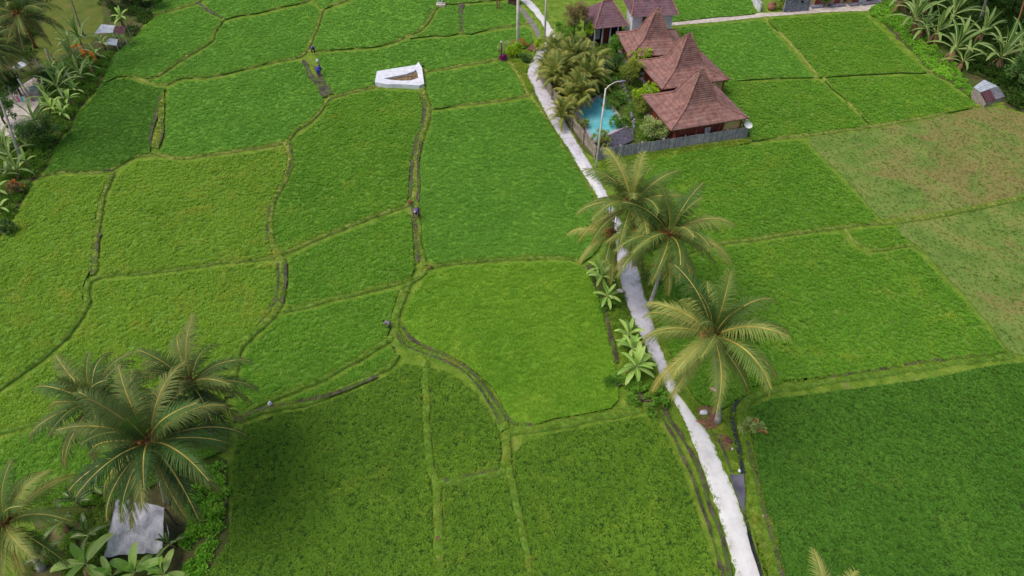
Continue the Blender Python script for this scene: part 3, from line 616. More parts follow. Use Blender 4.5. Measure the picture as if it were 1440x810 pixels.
def palm(base, crown, label, group, key='green', size=1.0, nf=24, seed=1, trunk=M_trunk, rb=.17, coco=True, maxage=8.95, sway=.3, minage=0.0):
    """base/crown: world points; trunk bends gently between them; fronds are individual children"""
    r=random.Random(seed); base=Vector(base); crown=Vector(crown)
    root=empty('coconut_palm',base,label,'palm tree',group)
    rel=crown-base; m=MB(); pts=[]; rad=[]
    for i in range(15):
        t=i/14; q=Vector((rel.x*t**1.35,rel.y*t**1.35,rel.z*t)); q.x+=math.sin(t*math.pi)*sway*.5
        pts.append(q); rad.append((rb*(1.0-.42*t)+.13*math.exp(-t*14))*(1+.05*math.sin(i*2.3)))
    m.tube(pts,rad,12); m.build('trunk',trunk,root,True)
    m=MB(); m.ball(rel+Vector((0,0,.15)),.36*size,0,10,(.8,.8,1.3),jit=.2)
    for k in range(9):
        a=r.uniform(0,6.28); e=R(r.uniform(20,70)); d=Vector((math.cos(a)*math.cos(e),math.sin(a)*math.cos(e),math.sin(e)))
        m.tube([rel,rel+d*.5*size,rel+d*.9*size+Vector((0,0,-.15))],[.09*size,.06*size,.02],5)
    m.build('crown_heart',M_fibre,root)
    if coco:
        for k in range(3):
            m=MB(); a=r.uniform(0,6.28); c=rel+Vector((math.cos(a)*.5,math.sin(a)*.5,.12))*size
            for j in range(7): m.ball(c+Vector((r.uniform(-.2,.2),r.uniform(-.2,.2),r.uniform(-.25,.15)))*size,.155*size,0,8,(1,1,1.15))
            m.build('coconut_bunch',M_coco,root,True)
    off=r.uniform(0,6.28)
    for i in range(nf):
        age=minage+(maxage-minage)*((i+.5)/nf)**.85; k=min(8,max(0,int(age+r.uniform(-.4,.4))))
        az=off+i*2.39996+r.uniform(-.22,.22)
        me=FR[key][k][r.randrange(2)]
        s=size*r.uniform(.88,1.08)*(.8 if k==0 else 1)
        place('frond',me,root,rel+Vector((math.cos(az)*.1,math.sin(az)*.1,.1-.03*k)),(r.uniform(-.18,.18),r.uniform(-.16,.12),az),s)
    return root

def palm_px(bp, cp, h, label, group, **kw):
    b=at(*bp); return palm(b,at(*cp,h),label,group,**kw)
gp='coconut palms at the roadside'; gl='coconut palms in the lower left corner'
palm_px((1009,594),(1003,472),9.6,'tall roadside coconut palm with whitewashed trunk foot and spreading olive crown',gp,seed=4,size=1.2,nf=27,sway=-.2)
palm_px((913,432),(941,330),9.2,'coconut palm leaning right over the road with its grey trunk in full view',gp,seed=9,size=1.18,nf=29)
palm_px((893,372),(889,288),9.8,'coconut palm with the highest upright fronds, growing beside the road below the villa',gp,seed=12,size=1.15,nf=29)
palm_px((862,384),(861,329),6.4,'shorter coconut palm left of the road with mossy trunk and long drooping leftward fronds',gp,seed=23,size=.92,nf=15,minage=3.4,trunk=M_bark)
palm_px((236,706),(211,622),8.6,'largest coconut palm at the lower left with its crown above the tarp shelter',gl,seed=31,size=1.22,nf=34,key='dark')
palm_px((176,640),(131,566),7.0,'coconut palm left of the largest crown at the lower left, half hidden behind it',gl,seed=37,size=.98,nf=28,key='dark',coco=False)
palm_px((300,610),(268,541),7.4,'coconut palm standing behind the largest lower left crown, nearest the paddy ditch',gl,seed=41,size=1.02,nf=28,key='dark',coco=False)
palm_px((60,800),(8,736),6.6,'coconut palm cut by the left edge at the lower left, with yellowing fronds',gl,seed=44,size=.95,nf=24)
palm_px((1160,884),(1166,868),8.5,'coconut palm below the bottom edge showing only its pale upper frond tips',gp,seed=52,size=.8,nf=17)
gv='coconut palms along the left village'
palm_px((50,67),(27,20),8.0,'dark coconut palm with a leaning brown trunk in the top left corner',gv,seed=61,size=1.15,nf=24,key='dark',trunk=M_trunkb)
palm_px((117,50),(90,-30),11,'slender bare trunked palm rising out of the top edge at the upper left',gv,seed=63,size=.9,nf=18,trunk=M_trunk,rb=.13)
palm_px((31,230),(-30,70),11,'tall thin palm with a pale curved trunk at the left edge',gv,seed=64,size=.9,nf=18,rb=.15,sway=.9)
palm_px((-5,110),(-20,70),6,'bushy palm cut by the left edge below the top left corner',gv,seed=66,size=1.0,nf=20,key='dark')
palm_px((30,100),(4,75),5,'low olive palm beside the white sheet in the upper left',gv,seed=67,size=.85,nf=18)
gr='palms behind the upper right banana plants'
palm_px((1375,37),(1404,-60),10,'palm with a smooth grey trunk rising behind the upper right banana plants',gr,seed=71,size=1.0,nf=20,rb=.2,sway=-.3)
palm_px((1416,68),(1452,-50),10,'thin reddish trunked palm close to the upper right corner',gr,seed=72,size=.95,nf=18,rb=.14,trunk=M_trunkb)

# ---- banana plants
def leaf_banana(seed, L, w, elev, droop, mat, tatter=.3, cup=.25):
    r=random.Random(seed); m=MB(); N=12; p=Vector((0,0,0)); rows=[]; tw=r.uniform(-.25,.25)
    for i in range(N+1):
        t=i/N; e=elev-droop*t**1.5; a=tw*t
        d=Vector((math.cos(e)*math.cos(a),math.cos(e)*math.sin(a),math.sin(e))); s=Vector((-math.sin(a),math.cos(a),0)); up=d.cross(s)*-1
        if up.z<0: up=-up
        ww=(.05 if t<.14 else w*math.sin(math.pi*min(1,(t-.14)/.86*.93+.07))**.55)/2 if t<.985 else .02
        c=min(1,max(0,(t-.8)*1.4*r.random()))
        jl,jr=(1-tatter*r.random()*.5 if t>.3 else 1),(1-tatter*r.random()*.5 if t>.3 else 1)
        rows.append((m.vert(p-s*ww*jl+up*cup*ww,c),m.vert(p-s*ww*.5+up*cup*ww*.8,c),m.vert(p,c),m.vert(p+s*ww*.5+up*cup*ww*.8,c),m.vert(p+s*ww*jr+up*cup*ww,c)))
        # midrib proud of the blade
        p=p+d*L/N
    for a,b in zip(rows,rows[1:]):
        for k in range(4): m.face((a[k],a[k+1],b[k+1],b[k]),0)
    pts=[]; p=Vector((0,0,0))
    for i in range(N):
        t=i/N; e=elev-droop*t**1.5; a=tw*t; d=Vector((math.cos(e)*math.cos(a),math.cos(e)*math.sin(a),math.sin(e))); pts.append(p+Vector((0,0,.012))); p=p+d*L/N
    m.tube(pts,[.04*(1-.85*i/N) for i in range(N)],5,1)
    return m.mesh('leaf',mat,True)
def banmat(nm,dark,light,dry,tr=.35):
    n=NT(nm); h=n.attr(); c=n.ramp(n.math('ADD',n.math('MULTIPLY',n.noise(1.2,3),.5),n.math('MULTIPLY',n.orand(),.5)),[(.3,lin(dark)),(.65,lin(light))])
    return n.finish(n.mix(h,c,lin(dry)),.38,.4,None,tr)
M_ban=banmat('banana_leaf','#86b448','#c0dc74','#c8b058',.4); M_banrib=simple('banana_rib','#d2dc96','#b4c06a',.5)
M_ban2=banmat('banana_leaf_olive','#587a38','#88a252','#a89858'); M_ban3=banmat('banana_leaf_dark','#3f5e2a','#6a8440','#8a7a48')
M_dead=simple('dead_leaf','#9a7858','#6d4f38',.9,4,.4); M_pstem=simple('banana_stem','#8a8a4a','#6a5a3c',.7,5,.3)
BL={}
def banset(key,mat,L,w,tat):
    BL[key]=[[leaf_banana(900+10*i+s,L,w,R(e),R(dr),[mat,M_banrib],tat) for s in range(2)] for i,(e,dr) in enumerate(((78,30),(52,55),(36,62),(22,62),(6,58)) if key in ('broad','young') else ((80,30),(64,55),(48,70),(34,80),(18,82)))]
banset('broad',M_ban,1.75,.42,.3); banset('strap',M_ban2,3.2,.46,.5); banset('dark',M_ban3,2.2,.5,.4); banset('young',M_ban,2.2,.62,.15)
def banana(loc,label,group,key='broad',size=1.0,nl=10,stem=1.1,seed=1,dead=2,name='banana_plant',cat='banana plant'):
    r=random.Random(seed); root=empty(name,loc,label,cat,group)
    m=MB(); tilt=Vector((r.uniform(-.15,.15),r.uniform(-.15,.15),0)); top=Vector((tilt.x,tilt.y,stem))
    m.tube([(0,0,-.05),tuple(top*.5),tuple(top)],[.14*size,.11*size,.06*size],8); m.build('stem',M_pstem,root,True)
    off=r.uniform(0,6.28)
    for i in range(nl):
        k=min(4,int(5*((i+.3)/nl))); az=off+i*2.39996+r.uniform(-.25,.25); s=size*r.uniform(.82,1.1)
        place('leaf',BL[key][k][r.randrange(2)],root,top-Vector((0,0,.04*k)),(0,r.uniform(-.1,.1),az),s)
    for i in range(dead):
        m=MB(); a=r.uniform(0,6.28); d=Vector((math.cos(a),math.sin(a),0)); s=Vector((-d.y,d.x,0)); pr=None
        for j in range(6):
            t=j/5; q=top*.9+d*(.15+.5*math.sin(t*1.6))*size+Vector((0,0,-t*stem*.8)); w=(.05+.16*math.sin(t*3))*size*r.uniform(.6,1.2)
            e=(m.vert(q-s*w),m.vert(q+d*.05),m.vert(q+s*w))
            if pr: m.face((pr[0],pr[1],e[1],e[0])); m.face((pr[1],pr[2],e[2],e[1]))
            pr=e
        m.build('dead_leaf',M_dead,root)
    return root
gb='banana plants along the left side of the road'
for i,(p,h,sz,lab) in enumerate((((892,512),1.3,1.12,'lowest roadside banana plant with a full star of pale green leaves'),
    ((886,488),1.4,.85,'banana plant just above the lowest roadside star, leaning on it'),
    ((879,466),1.1,.86,'roadside banana plant with a small star of leaves, middle of the row'),
    ((853,412),1.0,.8,'small roadside banana plant near the mossy palm trunk, upper end of the row'),
    ((843,384),1.2,.85,'topmost roadside banana plant right under the drooping palm fronds'),
    ((838,372),1.0,.7,'ragged banana plant left of the topmost roadside one'))):
    banana(at(p[0]+2,p[1]+16),lab,gb,'broad',sz,15 if sz>1 else 12,h,seed=200+i)
# orange flowering heliconia by the leaning palm
# lower left corner
gq='broad leaved plants around the tarp shelter'
for i,(p,h,sz,k,nl,lab) in enumerate((((130,800),1.0,1.0,'young',7,'bright broad leaved banana plant at the bottom edge left of the shelter'),
    ((196,815),.9,.9,'young',8,'bright broad leaved banana plant at the bottom edge in front of the shelter'),
    ((160,815),.7,.75,'young',7,'smaller bright banana plant between two others at the bottom edge'),
    ((98,745),.9,.75,'dark',7,'dark banana plant left of the tarp shelter with a red flower bract'),
    ((118,715),1.0,.7,'dark',7,'dark banana plant behind the left side of the tarp shelter'),
    ((70,790),.8,.7,'dark',6,'dark low banana plant beside the cut off palm at the lower left'),
    ((132,760),.8,.7,'dark',7,'dark banana plant touching the left side of the tarp shelter'),((235,812),.7,.8,'young',7,'bright banana plant at the bottom edge right of the shelter'),
    ((145,700),1.3,.75,'dark',8,'dark banana plant behind the shelter, under the largest palm crown'),((248,770),.8,.6,'dark',7,'dark banana plant between the shelter and the creeper hedge'))):
    banana(at(*p),lab,gq,k,sz,nl,h,seed=300+i,dead=1)
# upper right strap leaved clumps
gu='strap leaved banana plants at the upper right'
for i,(p,h,sz,nl,lab) in enumerate((((1278,48),2.2,1.15,13,'banana plant farthest left in the upper right thicket with a brown skirt'),
    ((1292,55),1.6,.9,10,'small banana plant leaning beside the leftmost one in the upper right thicket'),
    ((1308,62),1.8,1.0,11,'banana plant with yellow green upright leaves, third from the left of the thicket'),
    ((1336,86),1.8,1.1,12,'banana plant with one tall glowing upright leaf in the middle of the thicket'),
    ((1350,98),1.2,.8,9,'low banana plant at the thicket front, above the reddish ground'),
    ((1375,66),1.9,1.0,12,'banana plant at the foot of the smooth grey palm trunk'),
    ((1396,102),2.2,1.25,15,'widest banana plant right behind the patched tin hut'),
    ((1425,84),1.8,1.1,12,'banana plant at the right edge above the tin hut'),
    ((1330,42),2.2,1.1,11,'banana plant at the back of the thicket below the top edge'),
    ((1262,20),2.2,1.2,12,'banana plant at the far end of the thicket beside the concrete yard'),
    ((1300,22),2.4,1.15,12,'banana plant behind the far end of the thicket, near the top edge'),
    ((1428,118),1.0,.7,9,'small bright banana plant at the right edge beside the tin hut'))):
    banana(at(*p),lab,gu,'strap',sz*1.22,nl+1,h,seed=400+i,dead=5)
# left village
gw='banana plants of the left village'
for i,(p,h,sz,k,nl,lab) in enumerate((((118,72),1.6,1.1,'strap',12,'banana plant with arching thin leaves left of the orange cloth'),
    ((178,44),2.2,.9,'broad',10,'pale star shaped banana plant above the shack at the upper left'),
    ((140,88),1.2,.9,'broad',9,'banana plant under the orange cloth'),
    ((112,98),1.4,.9,'strap',10,'banana plant between the bare poles and the orange cloth'),
    ((96,112),1.3,.85,'broad',9,'banana plant right of the grey yard, below the bare poles'),
    ((120,120),1.3,.95,'strap',10,'banana plant at the paddy edge below the orange cloth'),
    ((88,138),1.6,1.05,'strap',11,'olive banana plant right of the grey yard, beside the dark paddy corner'),
    ((80,165),1.4,1.0,'broad',9,'banana plant with a pale dead leaf above the round dark tree'),
    ((102,150),1.2,.8,'broad',8,'banana plant at the paddy edge beside the pale dead leaf'),
    ((34,212),1.4,.9,'broad',8,'banana plant below the round dark tree at the left edge'),
    ((20,232),1.3,.9,'strap',9,'banana plant at the foot of the tall curved palm trunk'),
    ((4,278),1.2,.95,'broad',8,'banana plant lowest on the left edge above the yellow green paddy'),
    ((14,255),1.0,.7,'dark',8,'dark banana plant among the bushes low on the left edge'),
    ((150,70),1.2,.8,'broad',8,'banana plant between the orange cloth and the shack'),
    ((56,182),1.3,.8,'strap',9,'banana plant in front of the round dark tree'),
    ((132,104),1.2,.85,'broad',9,'banana plant at the paddy edge right of the olive clump under the orange cloth'),((104,82),1.4,.9,'strap',10,'banana plant on the lawn side of the orange cloth'),
    ((76,108),1.1,.8,'broad',9,'banana plant at the foot of the bare pale trunk above the yard'),((92,126),1.2,.9,'strap',10,'banana plant between the grey yard and the paddy corner'),
    ((110,134),1.0,.75,'broad',9,'small banana plant at the paddy edge halfway down the village side'),((72,150),1.3,.9,'strap',10,'banana plant at the lower corner of the grey yard'),
    ((94,170),1.1,.85,'broad',9,'banana plant at the paddy edge right of the round dark tree'),((44,236),1.0,.8,'broad',8,'banana plant at the corner of the darkest left paddy'),
    ((28,250),1.1,.8,'strap',9,'banana plant just below the tall curved palm trunk'),((8,300),1.0,.8,'broad',8,'banana plant beneath the lowest one on the left edge'),
    ((166,62),1.0,.7,'broad',8,'low banana plant at the near side of the tin sheeted shack'),((10,215),1.3,.9,'strap',9,'banana plant at the left edge beside the dark leafy tree'))):
    banana(at(*p),lab,gw,k,sz,nl,h,seed=500+i,dead=1)

# ---- leafy trees and shrubs
def leafy(nm,dark,light,acc,**kw): return leafmat(nm,dark,light,acc,**{**dict(big=.5,small=2.5,trans=.3,gain=(1.5,1.35,.9),basedark=.35),**kw})
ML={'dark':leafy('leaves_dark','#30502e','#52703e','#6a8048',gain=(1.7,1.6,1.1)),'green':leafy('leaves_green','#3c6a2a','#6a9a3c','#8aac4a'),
 'lime':leafy('leaves_lime','#6f9a2c','#a4c63c','#c4d24a'),'olive':leafy('leaves_olive','#5c7434','#8a9a4e','#a6a452'),
 'pale':leafy('leaves_pale','#6f8a5a','#a4b684','#c0c89a'),'brown':leafy('leaves_brown','#5c5a44','#8e8068','#a8947a'),'bamboo':leafy('leaves_bamboo','#7e8a3c','#b0b25a','#c8b452',small=1.4,gain=(1.7,1.6,1.2),basedark=.2),
 'mag':leafmat('petals_magenta','#8a2a6a','#b84a8a','#c86aa0'),'oran':leafmat('petals_orange','#b86030','#d88a48','#e0a860')}
def tree(loc, label, group, key, blobs, nleaf, L, w, th, name='tree', cat='tree', seed=1, trunk_r=.12, droop=0.0, tips=None):
    """blobs: list of (dx,dy,z,r) clumps in metres; trunk + limbs reach each clump; leaves fill the clumps unevenly"""
    r=random.Random(seed); root=empty(name,loc,label,cat,group); m=MB()
    m.tube([(0,0,-.1),(r.uniform(-.1,.1),r.uniform(-.1,.1),th*.6),(0,0,th)],[trunk_r*1.2,trunk_r,trunk_r*.8],8)
    for b in blobs:
        c=Vector(b[:3]); m.tube([(0,0,th*.75),tuple(Vector((0,0,th)).lerp(c,.5)+Vector((0,0,.1))),tuple(c)],[trunk_r*.6,trunk_r*.4,trunk_r*.15],5)
    m.build('trunk' if cat=='tree' else 'stems',M_bark,root,True)
    m=MB(); tot=sum(b[3]**2 for b in blobs)
    for b in blobs:
        k=int(nleaf*b[3]**2/tot); c=Vector(b[:3]); subs=[(Vector((r.gauss(0,1),r.gauss(0,1),r.gauss(0,.8)+.2)).normalized()*b[3]*r.uniform(.35,.9),b[3]*r.uniform(.25,.5)) for _ in range(9)]
        for _ in range(k):
            sc,sr=subs[r.randrange(9)]; v=Vector((r.gauss(0,1),r.gauss(0,1),r.gauss(0,1))).normalized()
            p=c+sc+v*sr*r.random()**.4; out=(p-c).normalized()
            d=(out+Vector((r.uniform(-.8,.8),r.uniform(-.8,.8),r.uniform(-.6,.5)-droop))).normalized(); s=d.cross(Vector((r.uniform(-.5,.5),r.uniform(-.5,.5),1)))
            if s.length<.01: continue
            s.normalize(); up=s.cross(d)
            ll=L*r.uniform(.6,1.25); ww=w*r.uniform(.7,1.2)
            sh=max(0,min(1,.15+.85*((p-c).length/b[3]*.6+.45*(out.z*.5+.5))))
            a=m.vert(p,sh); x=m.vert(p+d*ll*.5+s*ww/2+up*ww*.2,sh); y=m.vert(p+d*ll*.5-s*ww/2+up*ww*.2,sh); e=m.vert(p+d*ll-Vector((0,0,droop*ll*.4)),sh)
            m.face((a,x,e)); m.face((a,e,y))
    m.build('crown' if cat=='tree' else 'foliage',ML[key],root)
    if tips:
        tk,n2,tl=tips; m=MB()
        for _ in range(n2):
            b=blobs[r.randrange(len(blobs))]; v=Vector((r.gauss(0,1),r.gauss(0,1),abs(r.gauss(0,1)))).normalized(); p=Vector(b[:3])+v*b[3]*r.uniform(.85,1.05)
            for q in range(4):
                d=(v+Vector((r.uniform(-1,1),r.uniform(-1,1),r.uniform(-.5,1)))).normalized(); s=d.orthogonal().normalized()*tl*.35
                m.face((m.vert(p,1),m.vert(p+d*tl*.6+s,1),m.vert(p+d*tl,1),m.vert(p+d*tl*.6-s,1)))
        m.build('blossom',ML[tk],root)
    return root
def blobs(r,n,R_,h,rr):
    return [(R_*math.sqrt(r.random())*math.cos(a),R_*math.sqrt(r.random())*math.sin(a),h*r.uniform(.75,1.1),rr*r.uniform(.7,1.15)) for a in [r.uniform(0,6.28) for _ in range(n)]]
def T(px,py,label,group,key,n,Rr,h,rr,nl,L,w,cat='tree',name='tree',seed=1,**kw):
    r=random.Random(seed); return tree(at(px,py),label,group,key,blobs(r,n,Rr,h,rr),nl,L,w,max(.3,h-rr*.8),name,cat,seed,**kw)
T(62,205,'round dense dark tree at the left edge between the grey yard and the dark paddy',None,'dark',9,1.6,2.6,1.3,4200,.24,.12,seed=1)
T(8,330,'dark bush at the left edge beside the lowest banana plant',None,'dark',4,.8,.9,.6,900,.2,.1,'shrub','shrub',2)
T(30,272,'reddish brown bush with an orange flower cluster low on the left edge',None,'brown',4,.7,.9,.5,800,.2,.1,'shrub','shrub',3,tips=('oran',10,.3))
T(12,180,'dark leafy tree cut by the left edge below the grey yard',None,'dark',6,1.4,2.6,1.1,2200,.25,.12,seed=4)
T(30,135,'dark shady tree above the grey yard at the upper left',None,'dark',6,1.3,2.4,1.1,2200,.25,.12,seed=5)
T(200,8,'dark tree at the top edge behind the pale star banana plant',None,'dark',8,2.0,4.0,1.6,2600,.3,.15,seed=6)
T(160,12,'dark tree at the top edge left of the pale star banana plant',None,'dark',7,1.6,3.5,1.4,2200,.3,.15,seed=7)
T(218,14,'light green tree at the top edge touching the first paddy',None,'green',5,1.0,2.2,.9,1400,.25,.12,seed=8)
T(20,60,'olive shrub under the top left palm',None,'olive',6,1.8,1.6,1.1,1800,.3,.1,'shrub','shrub',9)
T(70,118,'dark shrub between the bare poles',None,'dark',5,1.0,1.2,.8,1200,.25,.12,'shrub','shrub',10)
T(5,58,'brown green tree cut by the left edge under the top left palm',None,'brown',6,1.6,2.6,1.2,1800,.3,.1,seed=11)
# villa garden
T(806,58,'tall tree with brownish blossoming top and green skirts left of the dark roofed house',None,'brown',7,1.3,4.6,1.2,3000,.26,.11,seed=20)
T(800,66,'green tree beneath the brown topped one, beside the dark roofed house',None,'green',6,1.4,2.4,1.1,2200,.24,.12,seed=21)
T(824,62,'yellow green bush at the corner of the dark roofed house',None,'lime',4,.8,2.2,.8,1100,.24,.12,'shrub','shrub',22)
n=NT('areca_frond'); h=n.attr()
c=n.ramp(n.math('ADD',n.math('MULTIPLY',n.noise(.6,3),.55),n.math('MULTIPLY',n.orand(),.45)),[(.3,lin('#4c6c2e')),(.5,lin('#7e9644')),(.72,lin('#aeb058'))])
c=n.mix(n.math('MULTIPLY',h,.8),c,lin('#c8b45a')); M_areca=n.finish(c,.5,.3,None,.4)
AR=[[frond_mesh(3000+10*i+q,2.5,R(e),R(dr),dy,M_areca,34,.62,.075,.25) for q in range(2)] for i,(e,dr,dy) in enumerate(((82,45,0),(72,75,0),(60,95,.05),(45,100,.1),(28,95,.2)))]
def areca(px,label,group,n_st,h,size,seed):
    r=random.Random(seed); root=empty('areca_palm',at(*px),label,'palm tree',group)
    for k in range(n_st):
        a=r.uniform(0,6.28); d=.25+.55*r.random(); hh=h*r.uniform(.55,1.0); top=Vector((math.cos(a)*d*1.6,math.sin(a)*d*1.6,hh))
        m=MB(); m.tube([(math.cos(a)*d*.4,math.sin(a)*d*.4,-.05),tuple(top*.55+Vector((0,0,.1))),tuple(top)],[.06,.05,.04],6); m.build('stem',M_pstem,root,True)
        off=r.uniform(0,6.28)
        for i in range(9):
            place('frond',AR[min(4,int(i*.6))][r.randrange(2)],root,top-Vector((0,0,.03*i)),(r.uniform(-.15,.15),r.uniform(-.15,.15),off+i*2.4+r.uniform(-.3,.3)),size*r.uniform(.8,1.15))
    return root
gbm='feathery yellow green palms between the road and the pool'
for i,(p,h,k,sz,lab) in enumerate((((786,134),3.6,8,1.0,'tallest feathery yellow palm clump by the road bend'),((806,120),3.6,8,1.05,'feathery palm clump behind the tallest one, nearer the villa'),((770,112),2.4,6,.9,'yellow feathery palm clump overhanging the road bend'),
    ((806,152),3.0,7,.95,'feathery palm clump at the far end of the pool'),((828,134),3.4,6,1.0,'feathery palm clump behind the pool'),((774,94),2.8,6,.9,'pale yellow feathery palm clump at the top of the road bend'),((800,172),2.0,5,.8,'low feathery palm clump between the fence and the pool'),((790,104),3.0,6,1.0,'feathery palm clump between the road bend and the brown topped tree'))):
    areca(p,lab,gbm,k,h,sz,700+i)
T(795,128,'olive bush filling the ground beneath the feathery palms',None,'olive',7,1.8,1.4,1.0,2600,.26,.1,'shrub','shrub',24)
T(818,112,'dark green bush beneath the feathery palms behind the pool',None,'green',6,1.5,1.3,.9,2000,.24,.1,'shrub','shrub',25)
palm_px((842,108),(836,84),3.2,'low palm with pale arching fronds behind the bamboo clumps',None,seed=80,size=.62,nf=16,coco=False,rb=.1)
palm_px((822,98),(815,74),3.4,'yellow tinted low palm between the bamboo clumps and the brown topped tree',None,seed=81,size=.55,nf=14,coco=False,rb=.1)
T(866,82,'dark green bush at the left corner of the farthest peaked roof',None,'green',5,1.0,2.0,.9,1500,.22,.12,'shrub','shrub',30)
T(858,104,'shady green bush between the low palm and the middle peaked roof',None,'dark',6,1.5,1.6,.9,1800,.22,.12,'shrub','shrub',31)
T(884,122,'dark feathery tree at the left corner of the middle peaked roof',None,'olive',6,1.2,2.6,1.1,2400,.3,.07,seed=32)
T(899,101,'bright lime tree in front of the gap between the two far peaked roofs',None,'lime',7,1.2,2.4,.9,2000,.26,.14,seed=33)
T(906,150,'lime bush at the left corner of the nearest peaked roof',None,'lime',6,1.1,2.0,.8,1800,.24,.13,'shrub','shrub',34)
T(916,142,'small lime shrub tip showing above the nearest roof edge',None,'lime',3,.5,2.0,.5,700,.22,.12,'shrub','shrub',35)
T(896,160,'olive bush beside the stone edging, left of the nearest roof',None,'olive',6,1.1,1.5,.8,1500,.2,.1,'shrub','shrub',36)
T(918,196,'pale silvery shrub in front of the nearest house beside the fence',None,'pale',7,1.3,1.9,.9,2400,.26,.12,'shrub','shrub',37)
T(928,190,'dark green shrub between the silvery shrub and the red wall',None,'green',4,.7,1.2,.7,1000,.22,.12,'shrub','shrub',38)
T(868,150,'green shrubs with white flowers right of the pool',None,'green',9,1.7,.7,.8,2600,.16,.1,'shrub','shrub',39,tips=('pale',60,.14))
T(868,176,'low green shrub with white flowers near the pool corner',None,'green',6,1.0,.7,.6,1500,.16,.1,'shrub','shrub',40,tips=('pale',30,.14))
T(850,122,'green shrub left of the stone edging',None,'green',6,1.3,.9,.8,1700,.2,.1,'shrub','shrub',41)
T(886,108,'bright green shrub above the bend of the stone edging',None,'green',5,.8,1.1,.7,1300,.2,.12,'shrub','shrub',42)
T(815,182,'reddish green shrub on the near side of the pool',None,'olive',5,.7,.8,.6,1100,.2,.1,'shrub','shrub',43)
T(846,206,'grey green shrub at the front corner of the fence behind the pale pole',None,'olive',5,1.0,1.2,.7,1300,.25,.08,'shrub','shrub',44)
# flowering cluster near the tall pole
T(727,80,'light green shrub around the foot of the tall white pole',None,'lime',5,.8,.9,.7,1300,.3,.1,'shrub','shrub',50)
T(712,76,'spiky pale shrub left of the tall white pole',None,'pale',5,.8,.9,.6,900,.35,.06,'shrub','shrub',51)
T(707,86,'magenta flowering bush at the end of the paddy bund',None,'mag',4,.35,.5,.45,700,.18,.14,'shrub','shrub',52)
T(740,86,'grey green round shrub right of the tall white pole',None,'dark',4,.5,.6,.55,900,.18,.1,'shrub','shrub',53)
T(730,66,'yellow flowering shrub behind the tall white pole',None,'oran',4,.9,.6,.35,350,.2,.1,'shrub','shrub',54)
T(756,70,'bright yellow green bush at the road junction',None,'lime',4,.4,.9,.6,900,.22,.12,'shrub','shrub',55)
# roadside
T(905,566,'mixed leafy bush at the foot of the banana row beside the road',None,'green',7,1.4,.45,.55,2200,.2,.12,'shrub','shrub',60)
T(926,556,'creeping green bush beside the road below the lowest banana plant',None,'green',6,.9,.45,.5,1400,.2,.14,'shrub','shrub',61)
T(1056,608,'small bush with an orange flower head beside the water channel',None,'pale',5,.6,.7,.5,900,.22,.09,'shrub','shrub',62,tips=('oran',4,.22))
T(925,402,'yellow flowered bush with orange dead leaves behind the leaning trunk',None,'lime',4,.5,1.5,.5,700,.25,.12,'shrub','shrub',63,tips=('oran',14,.3))
T(905,350,'low dark bush between the crossing palms beside the road',None,'green',5,.9,.6,.6,1200,.22,.12,'shrub','shrub',64)
T(858,432,'low green weeds between the banana row and the road',None,'green',6,.8,.4,.45,1200,.2,.1,'shrub','shrub',65)
T(868,545,'ferny green weeds at the corner of the bright smooth paddy',None,'green',5,.9,.35,.45,1100,.28,.07,'shrub','shrub',66)
# upper right houses
T(1098,12,'green bush in front of the grey wall of the upper right houses',None,'olive',5,.9,1.2,.8,1200,.24,.1,'shrub','shrub',67)
T(1158,10,'small palm like shrub between the upper right houses',None,'green',4,.4,1.6,.7,900,.4,.06,'shrub','shrub',68)
# undergrowth masses
def mass(pix,key,dens,s0,s1,label,z=.05):
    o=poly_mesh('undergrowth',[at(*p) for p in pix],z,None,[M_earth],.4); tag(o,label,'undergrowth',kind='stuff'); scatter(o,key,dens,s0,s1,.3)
mass([(-220,-20),(40,-20),(58,40),(44,60),(52,95),(48,108),(20,125),(-10,140),(-220,160)],'jungle',.4,.7,1.4,'dark undergrowth under the top left palms')
mass([(148,-20),(230,-20),(214,16),(184,52),(186,30),(150,24)],'jungle',.35,.8,1.5,'dark undergrowth behind the shack at the upper left')
mass([(60,108),(75,92),(108,78),(135,82),(160,74),(144,112),(124,138),(108,154),(98,178),(80,199),(62,240),(46,252),(26,290),(-2,328),(-60,400),(-120,300),(-40,190),(40,200),(66,165)],'bush',3.4,.6,1.3,'green undergrowth between the village banana plants on the left')
mass([(1222,16),(1252,40),(1282,72),(1308,98),(1344,121),(1368,140),(1366,122),(1330,80),(1300,50),(1270,24),(1250,4)],'vine',5.0,.4,.9,'green ground creeper along the edge of the upper right thicket')
mass([(1262,-10),(1300,30),(1340,72),(1372,104),(1410,118),(1425,150),(1480,150),(1600,130),(1600,-60),(1240,-60)],'jungle',.9,1.0,2.0,'dark jungle undergrowth behind the upper right banana plants')
mass([(284,660),(318,662),(322,700),(312,740),(300,790),(280,830),(256,830),(262,760),(272,700)],'vine',5.0,.5,1.0,'leafy creeper hedge along the edge of the dark leafy paddy at the lower left')
mass([(60,690),(140,700),(160,720),(146,790),(100,830),(40,830),(50,740)],'bush',3.0,.5,.9,'dark undergrowth left of the tarp shelter')
mass([(765,78),(790,70),(830,66),(880,60),(900,110),(915,180),(930,195),(890,205),(860,150),(830,130),(800,150),(780,112)],'bush',2.0,.5,1.0,'low garden undergrowth between the pool and the villa')
mass([(830,374),(858,374),(872,410),(884,445),(906,492),(918,530),(900,540),(872,492),(852,440)],'bush',2.6,.45,.95,'green undergrowth between the roadside banana plants')
mass([(900,345),(912,372),(922,420),(934,465),(948,505),(960,540),(950,535),(930,480),(914,430),(902,390)],'bush',1.1,.35,.7,'low undergrowth right of the road beneath the palms')
